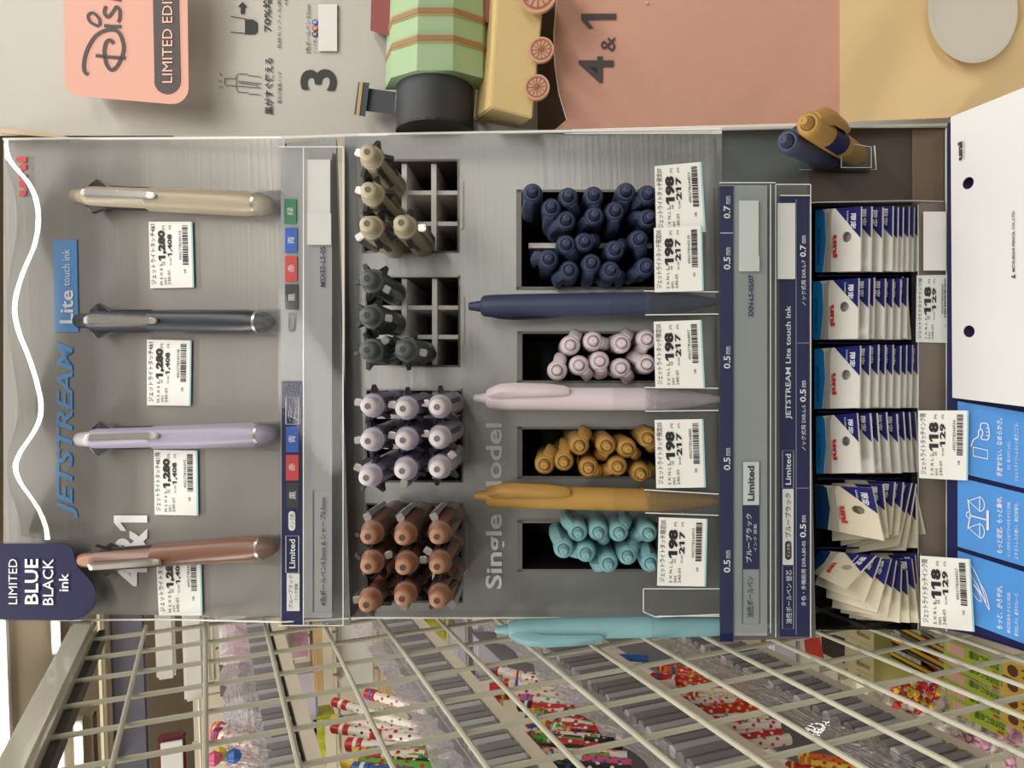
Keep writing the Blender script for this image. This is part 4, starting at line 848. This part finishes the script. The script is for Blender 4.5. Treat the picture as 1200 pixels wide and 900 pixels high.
pack(262, 800, 296, 905, 1.0, PKL, 'pale lilac pouch below the dark bag'); pack(336, 705, 362, 772, .97, PKWt, 'pink and white bag near the ribbed bin', m2=PKK, split=.8)
pack(336, 790, 374, 862, .99, PKL, 'pale lilac pouch near the ribbed bin'); pack(340, 848, 366, 930, .97, PKK, 'pink rimmed clear pouch low near the bin', m2=PKL, split=.9)
pack(366, 715, 392, 812, .96, PKT, 'tan and green pouch hanging behind the wires', m2=PKI); pack(396, 712, 440, 800, 1.0, PKWt, 'wide white pouch on the far grid'); pack(446, 712, 488, 822, .99, PKT, 'large tan card pack on the far grid', m2=PKI, split=.6)
pack(490, 700, 524, 752, .97, PKG, 'green and yellow leafy pack beneath the teal pen'); pack(368, 842, 396, 905, .98, PKG, 'dark green oval pouch beside the bin', m2=PKI)
pack(532, 730, 552, 905, 1.0, PKL, 'lilac sachet left of the white panel'); pack(556, 700, 600, 795, .98, PKL, 'glossy lilac sachet with pale stripes'); pack(606, 745, 656, 800, .97, PKWt, 'white flat pack under the teal pen')
pack(540, 800, 590, 905, .96, PKWt, 'white angular box among the lilac sachets', m2=PKRd, split=.3); pack(690, 764, 712, 812, .98, PKT, 'small tan card beside the yellow wrapped sweets')
pack(716, 735, 745, 905, 1.0, PKL, 'tall lilac sachet behind the yellow pencils'); pack(765, 745, 800, 775, .96, PKI, 'ivory folded card under the teal pen')
pack(868, 745, 895, 830, .98, PKT, 'tan paper pack right of the pencil bins'); pack(905, 735, 935, 790, .95, PKL, 'white and lilac sachet beside the red box'); pack(936, 748, 962, 800, .97, PKWt, 'white pack behind the red box')
pack(940, 790, 985, 860, 1.0, PKWt, 'white carton beneath the red box'); pack(985, 795, 1012, 865, 1.0, PKI, 'ivory carton under the meiji boxes'.replace('meiji ', 'stacked small '))
pack(1015, 800, 1100, 930, .93, PKWt, 'white carton with sweets under the black boxes', m2=PKL); pack(1100, 830, 1215, 930, .92, PKL, 'pale wrapped sweets at the photo lower right', m2=PKK)

# racks: clear ribbed bins in tiers
XRk = -.30
RIB = mat('bin_rib', (176, 176, 178), .22, spec=.6); BINC = clear('bin_clear', (222, 222, 226), .42, .10, 1.0, (186, 184, 188)); BAGC = clear('bag_clear', (240, 236, 242), .36, .2, .8, (240, 234, 240), bump=.8)
def zof(m): return CAM.z - m * .934 * abs(XRk)
tiers = [(.13, .215, 'top'), (.67, .79, 'second'), (1.18, 1.345, 'third'), (1.72, 1.88, 'fourth')]
for mi, (ml, mr, nm) in enumerate(tiers):
    z1, z0 = zof(ml), zof(mr); t = thing('ribbed_pen_bin', f'clear grey ribbed pen bin, {nm} of the stepped tiers behind the mesh', 'bin', (XRk - .03, .8, z0))
    Y0, Y1 = .42, 1.05
    B = MB(); B.box((XRk - .060, Y0, z0), (XRk - .001, Y1, z0 + .002)); B.build('floor_plate', RIB, t)
    B = MB(); B.box((XRk - .060, Y0, z0), (XRk - .058, Y1, z1)); B.build('back_plate', BINC, t)
    n = int((Y1 - Y0) / .012)
    for k in range(n):
        y = Y0 + .012 * k; B = MB(); B.tube([(XRk, y + .006, z0), (XRk, y + .006, z1)], .0052, 7); B.build('rib', BINC if k % 3 else RIB, t, smooth=True)
    B = MB(); B.box((XRk - .01, Y0, z0), (XRk - .008, Y1, z1)); B.build('front_plate', mat('bin_grey', (178, 178, 180), .4), t)
    B = MB(); rows = 40
    for k in range(rows + 1):
        y = Y0 + (Y1 - Y0) * k / rows
        for z_, dx in ((z1 - .002, .001), (z1 + .014, .004), (z1 + .03, -.004)): B.v.append(V((XRk + dx + random.uniform(-.004, .004), y, z_ + random.uniform(-.004, .004))))
    for k in range(rows):
        for q in range(2): a = k * 3 + q; B.f.append((a, a + 1, a + 4, a + 3))
    B.build('crinkled_liner', BAGC, t)
    B = MB(); B.box((XRk - .056, Y0, z0 - .016), (XRk + .002, Y1, z0 - .004)); tag(B.build('shelf_step', mat('step_cream', (222, 212, 196), .5, noise=.03)), f'cream shelf step under the {nm} ribbed bin', 'shelf')
# decorated pencils standing in the bins
def mc(n, c, **k): return mat('deco_' + n, c, .35, **k)
CW, CR, CBl, CY_, CG, CK, CP, CO = mc('white', (228, 220, 210)), mc('red', (196, 40, 40)), mc('blue', (44, 96, 176)), mc('yellow', (226, 196, 60)), mc('green', (96, 168, 60)), mc('black', (36, 34, 40)), mc('pink', (214, 84, 128)), mc('orange', (220, 110, 50))
CN = {CW: 'white', CR: 'red', CBl: 'blue', CY_: 'yellow', CG: 'green', CK: 'black', CP: 'pink', CO: 'orange'}
def pencil(p0, p1, body, cap, dot, lab, r=.0042, X=XRk - .012):
    a, b = hitx(*p0, X), hitx(*p1, X); d_ = b - a; L = d_.length; M_ = Matrix.Translation(a) @ frame(d_, V((1, 0, 0)))
    t = thing('decorated_pen', lab, 'pen', b, 'decorated pens in the ribbed bins')
    B = MB(); B.lathe([(r * .6, 0), (r * 1.12, .002), (r * 1.15, L * .18), (r, L * .19)], 10, M_); B.build('cap', cap, t, smooth=True)
    B = MB(); B.lathe([(r * .9, L * .18), (r, L * .25), (r, L)], 10, M_); B.build('barrel', body, t, smooth=True)
    if dot:
        B = MB()
        for k in range(9):
            z = L * (.26 + .078 * k); a_ = k * 1.3
            for q in (0, 2.1, 4.2):
                cc = V((math.cos(a_ + q), math.sin(a_ + q), 0)); tt = V((-cc.y, cc.x, 0)); c0 = cc * r * 1.03 + V((0, 0, z)); rr = r * .33
                B.add([M_ @ (c0 + tt * rr * math.cos(w_) + V((0, 0, rr * 1.1 * math.sin(w_)))) for w_ in [j * math.pi / 3 for j in range(6)]], [(0, 1, 2, 3, 4, 5)])
        B.build('dots', dot, t)
    B = MB(); B.lathe([(r * 1.2, L * .10), (r * 1.2, L * .14)], 10, M_); B.build('band', random.choice([CY_, CBl, CR, CW]), t)
pens = [((428, 812), (500, 832), CW, CR, CR), ((390, 822), (492, 852), CW, CR, CG), ((388, 842), (500, 862), CW, CY_, CR), ((388, 853), (505, 868), CW, CR, CK), ((405, 872), (512, 880), CW, CR, CR), ((430, 886), (520, 886), CW, CR, CR), ((400, 893), (520, 902), CG, CY_, CR), ((455, 893), (530, 896), CK, CK, CW), ((412, 900), (530, 912), CBl, CBl, CY_),
        ((574, 783), (640, 800), CW, CR, CR), ((590, 800), (668, 812), CW, CR, CR), ((580, 812), (672, 818), CW, CR, CR), ((610, 820), (690, 828), CW, CP, CG), ((606, 827), (700, 835), CR, CK, CW), ((615, 843), (720, 852), CG, CBl, CO), ((646, 852), (700, 868), CG, CG, CY_), ((618, 862), (720, 872), CK, CBl, CW), ((606, 875), (730, 880), CK, CP, CR), ((640, 843), (730, 860), CW, CK, CR), ((612, 882), (735, 888), CW, CR, CO), ((670, 888), (740, 896), CP, CW, CBl), ((630, 895), (740, 905), CK, CBl, CW), ((665, 836), (730, 850), CK, CG, CW),
        ((718, 770), (760, 772), CBl, CY_, None), ((745, 806), (790, 802), CW, CY_, None), ((770, 780), (825, 792), CR, CR, CY_), ((762, 793), (835, 800), CR, CR, CW), ((798, 812), (860, 818), CW, CR, CY_), ((795, 826), (868, 822), CW, CR, CR), ((815, 838), (880, 826), CR, CR, CW), ((830, 832), (890, 830), CR, CO, CY_), ((795, 845), (880, 840), CW, CR, CR), ((830, 848), (900, 845), CW, CR, CG), ((805, 855), (900, 852), CW, CR, CR), ((818, 864), (905, 860), CW, CR, CO), ((848, 870), (915, 860), CR, CR, CW), ((838, 880), (925, 866), CW, CO, CR), ((870, 846), (915, 850), CW, CW, CR),
        ((935, 885), (1010, 898), CO, CY_, CR), ((936, 894), (1010, 905), CY_, CO, CR), ((920, 898), (1000, 912), CR, CR, CY_)]
random.seed(11)
pal = [CW, CW, CR, CG, CK, CP, CBl, CO, CY_, CW]
for (xa, ya, xb, yb, n_, pl) in ((405, 862, 500, 900, 8, [CW, CW, CR, CY_, CG]), (612, 835, 700, 898, 16, pal), (590, 790, 640, 815, 4, [CW]), (775, 785, 850, 870, 14, [CR, CR, CW, CO, CW])):
    for _ in range(n_):
        x, y = random.uniform(xa, xb - 40), random.uniform(ya, yb); ln_ = random.uniform(60, 85)
        pens.append(((x, y), (x + ln_, y + random.uniform(-6, 14)), random.choice(pl), random.choice(pl if pl is not pal else pal), random.choice([CR, CW, CY_, CR, CBl])))
pens = [p if p[2] is not p[4] else p[:4] + (CW if p[2] is not CW else CR,) for p in pens]
pens.sort(key=lambda p: p[0][1])
seen = {}; kc = {}
for p0, p1, b, c, d_ in pens:
    k = ('second' if p0[0] < 540 else 'third' if p0[0] < 715 else 'fourth', CN[b], CN[c], CN.get(d_)); kc[k] = kc.get(k, 0) + 1
for i, (p0, p1, b, c, d_) in enumerate(pens):
    tier = 'second' if p0[0] < 540 else 'third' if p0[0] < 715 else 'fourth'
    k = (tier, CN[b], CN[c], CN.get(d_)); seen[k] = seen.get(k, 0) + 1
    pat = f' with {CN[d_]} dots' if d_ else ''
    pencil(p0, p1, b, c, d_, f'{CN[b]} pen{pat}, {CN[c]} cap, in {tier} bin tier' + (f', {ORD[seen[k] - 1]} from photo top' if kc[k] > 1 else ''), r=.0040 + .0006 * (i % 3))
# lollipop-like toppers in the top bin
for (x, y, m, nm) in ((251, 889, CP, 'pink'), (257, 884, CY_, 'yellow'), (274, 886, CBl, 'blue')):
    c_ = hitx(x, y, XRk + .01); t = thing('ball_topper', f'{nm} ball topped stick in the top bin', 'stick', c_, 'ball topped sticks'); B = MB(); B.lathe([(.0005, -.0058), (.004, -.0042), (.0058, 0), (.004, .0042), (.0005, .0058)], 12, Matrix.Translation(c_)); B.build('ball', m, t, smooth=True)
    B = MB(); e = hitx(x + 55, y + 12, XRk - .01); B.tube([c_, e], .0012, 6); B.build('stick', CW, t)
for (p0, p1, b, c, d_) in (((250, 855), (300, 862), CW, CP, CR), ((250, 862), (300, 868), CW, CR, CR), ((262, 884), (310, 897), CW, CW, CR)): pencil(p0, p1, b, c, d_, f'white dotted pen with {CN[c]} cap in the top bin tier', r=.0065)

# sweet boxes at the lower right
def carton(q, X, depth, mf, name, lab, grp, texts=(), extra=None, cat='box'):
    c = [wall_hit(p[0], p[1], X) for p in q]; t = thing(name, lab, cat, c[2], grp); B = MB(); bk_ = ((c[0] + c[2]) / 2 - CAM).normalized(); k = [p + bk_ * depth for p in c]; B.hexa(c + k); B.build('carton', mf, t)
    P = Patch(*c)
    for ex in (extra or []): B = MB(); poly(B, P, ex[1], .0, .0006); B.build(ex[2], ex[0], t)
    for s, a, b, c_, d_, m, kw in texts: put_text(t, P, [(s, a, b, c_, d_, dict(mode='h', **kw))], m, .0012)
    return t
GN = mat('carton_green', (176, 196, 44), .4, noise=.04); GD = mat('print_green', (40, 92, 36), .5); YL = mat('carton_yellow', (222, 182, 50), .4, noise=.04); BR = mat('print_brown', (90, 44, 24), .5); PNK = mat('label_pink', (226, 170, 170), .5)
XC = .66
gb = [[(1106, 748), (1173, 775), (1173, 797), (1107, 763)], [(1107, 764), (1173, 797), (1173, 812), (1107, 777)], [(1106, 778), (1173, 815), (1173, 829), (1107, 794)], [(1107, 796), (1174, 830), (1174, 846), (1107, 812)], [(1113, 815), (1180, 848), (1179, 865), (1113, 833)]]
for i, q in enumerate(gb): carton(q, XC, .05, GN, 'sweets_carton', f'lime green sweets carton, {ORD[i]} of five from the photo top', 'green sweets cartons', [('たけのこの里', .42, .12, .95, .62, GD, dict(bold=.03))], [(PNK, [(.06, .15), (.34, .15), (.34, .85), (.06, .85)], 'pink_label'), (REDINK, [(.84, .74), (.95, .74), (.95, .9), (.84, .9)], 'red_mark')])
yb_ = [[(1175, 771), (1222, 790), (1222, 812), (1175, 792)], [(1175, 790), (1222, 812), (1222, 832), (1175, 808)], [(1175, 808), (1222, 832), (1222, 850), (1175, 828)], [(1176, 830), (1222, 851), (1222, 872), (1176, 846)]]
for i, q in enumerate(yb_): carton(q, XC, .05, YL, 'sweets_carton', f'yellow sweets carton at the right edge, {ORD[i]} from the photo top', 'yellow sweets cartons', [('きのこ', .45, .2, 1.0, .75, BR, dict(bold=.03))], [(BR, circ(.24, .5, .13, .32, 12), 'brown_emblem')])
BKB = mat('carton_black', (36, 32, 26), .4); YLS = mat('stripe_yellow', (220, 176, 40), .4); GRS = mat('stripe_green', (76, 120, 52), .5, noise=.5, nscale=300, var=(230, 240, 220))
for i, y in enumerate((722, 740, 757)):
    q = [(1044, y), (1106, y + 30), (1106, y + 46), (1044, y + 13)]
    carton(q, XC + .11, .05, BKB, 'sweets_carton', f'black sweets carton with yellow and green stripes, {ORD[i]} from the photo top', 'black and yellow sweets cartons', (), [(GRS, [(0, .05), (1, .05), (1, .4), (0, .4)], 'green_band'), (PKRd, [(.55, .05), (.9, .05), (.9, .4), (.55, .4)], 'red_picture'), (YLS, [(0, .5), (1, .5), (1, .78), (0, .78)], 'yellow_band')])
CRB = mat('carton_cream', (214, 204, 160), .45); 
for i, y in enumerate((728, 746, 763, 780)):
    carton([(994, y), (1024, y + 14), (1024, y + 30), (994, y + 15)], XC + .12, .02, CRB, 'small_carton', f'cream small carton, {ORD[i]} from the photo top beside the black cartons', 'cream small cartons', [('meiji', .3, .3, .8, .75, GD if i == 9 else mat('print_tan', (120, 96, 60), .5), dict(bold=.02))])
    c = [hitx(*p, XC + .12) for p in [(1024, y + 14), (1046, y + 8), (1046, y + 24), (1024, y + 30)]]
carton([(1024, 735), (1046, 738), (1080, 790), (1024, 800)], XC + .13, .02, mat('carton_lime_side', (196, 190, 120), .45), 'small_carton', 'pale green sided small carton next to the cream ones', 'cream small cartons')
carton([(941, 742), (960, 744), (966, 772), (944, 765)], XC + .12, .03, PKRd, 'red_box', 'small red box hanging beside the dark refill bands', 'red boxes')
carton([(962, 738), (990, 748), (990, 778), (963, 765)], XC + .13, .03, mat('carton_plum', (62, 44, 54), .4), 'dark_box', 'dark plum box between the red box and cream cartons', 'dark boxes')
def sweets(px0, py0, px1, py1, Y, n, m, r_, lab):
    B = MB()
    for _ in range(n):
        c = wall_hit(random.uniform(px0, px1), random.uniform(py0, py1), Y + random.uniform(-.01, .03)); a = V((random.uniform(-1, 1), random.uniform(-1, 1), random.uniform(-1, 1))).normalized()
        B.lathe([(r_ * .5, -r_ * 1.3), (r_ * .12, -r_ * .9), (r_ * .8, -r_ * .5), (r_ * .95, 0), (r_ * .8, r_ * .5), (r_ * .12, r_ * .9), (r_ * .5, r_ * 1.3)], 7, Matrix.Translation(c) @ frame(a, V((a.y, -a.x, .3))))
    tag(B.build('wrapped_sweets', m, smooth=True), lab, 'sweets', None, 'stuff')
sweets(1045, 800, 1100, 835, .86, 26, PKRd, .006, 'small red wrapped sweets below the black cartons'); sweets(1048, 792, 1102, 832, .85, 16, CY_, .005, 'small yellow wrapped sweets below the black cartons')
sweets(1010, 815, 1180, 900, .88, 150, PKWt, .010, 'white wrapped sweets heaped at the photo lower right'); sweets(1080, 860, 1200, 900, .86, 40, PKK, .008, 'pink wrapped sweets at the photo lower right corner')
# shelf the display stands on
bpy.context.view_layer.update()
zsh = min(min((c.matrix_world @ v.co).z for v in c.data.vertices) for c in disp.children) - .0002
B = MB(); B.box((XM + .004, PF.at(1215, 450).y - .03, zsh - .02), (.5, .85, zsh)); tag(B.build('counter_shelf', mat('shelf_white', (214, 210, 202), .5)), 'white counter shelf carrying the two displays', 'shelf')
B = MB(); B.box((XM + .02, .45, 0.0), (.5, .83, zsh - .02)); tag(B.build('base_cabinet', mat('base_grey', (150, 146, 140), .6)), 'grey cabinet base under the counter shelf', 'cabinet')
for o in bpy.data.objects:
    if '_o' in o.keys(): del o['_o']
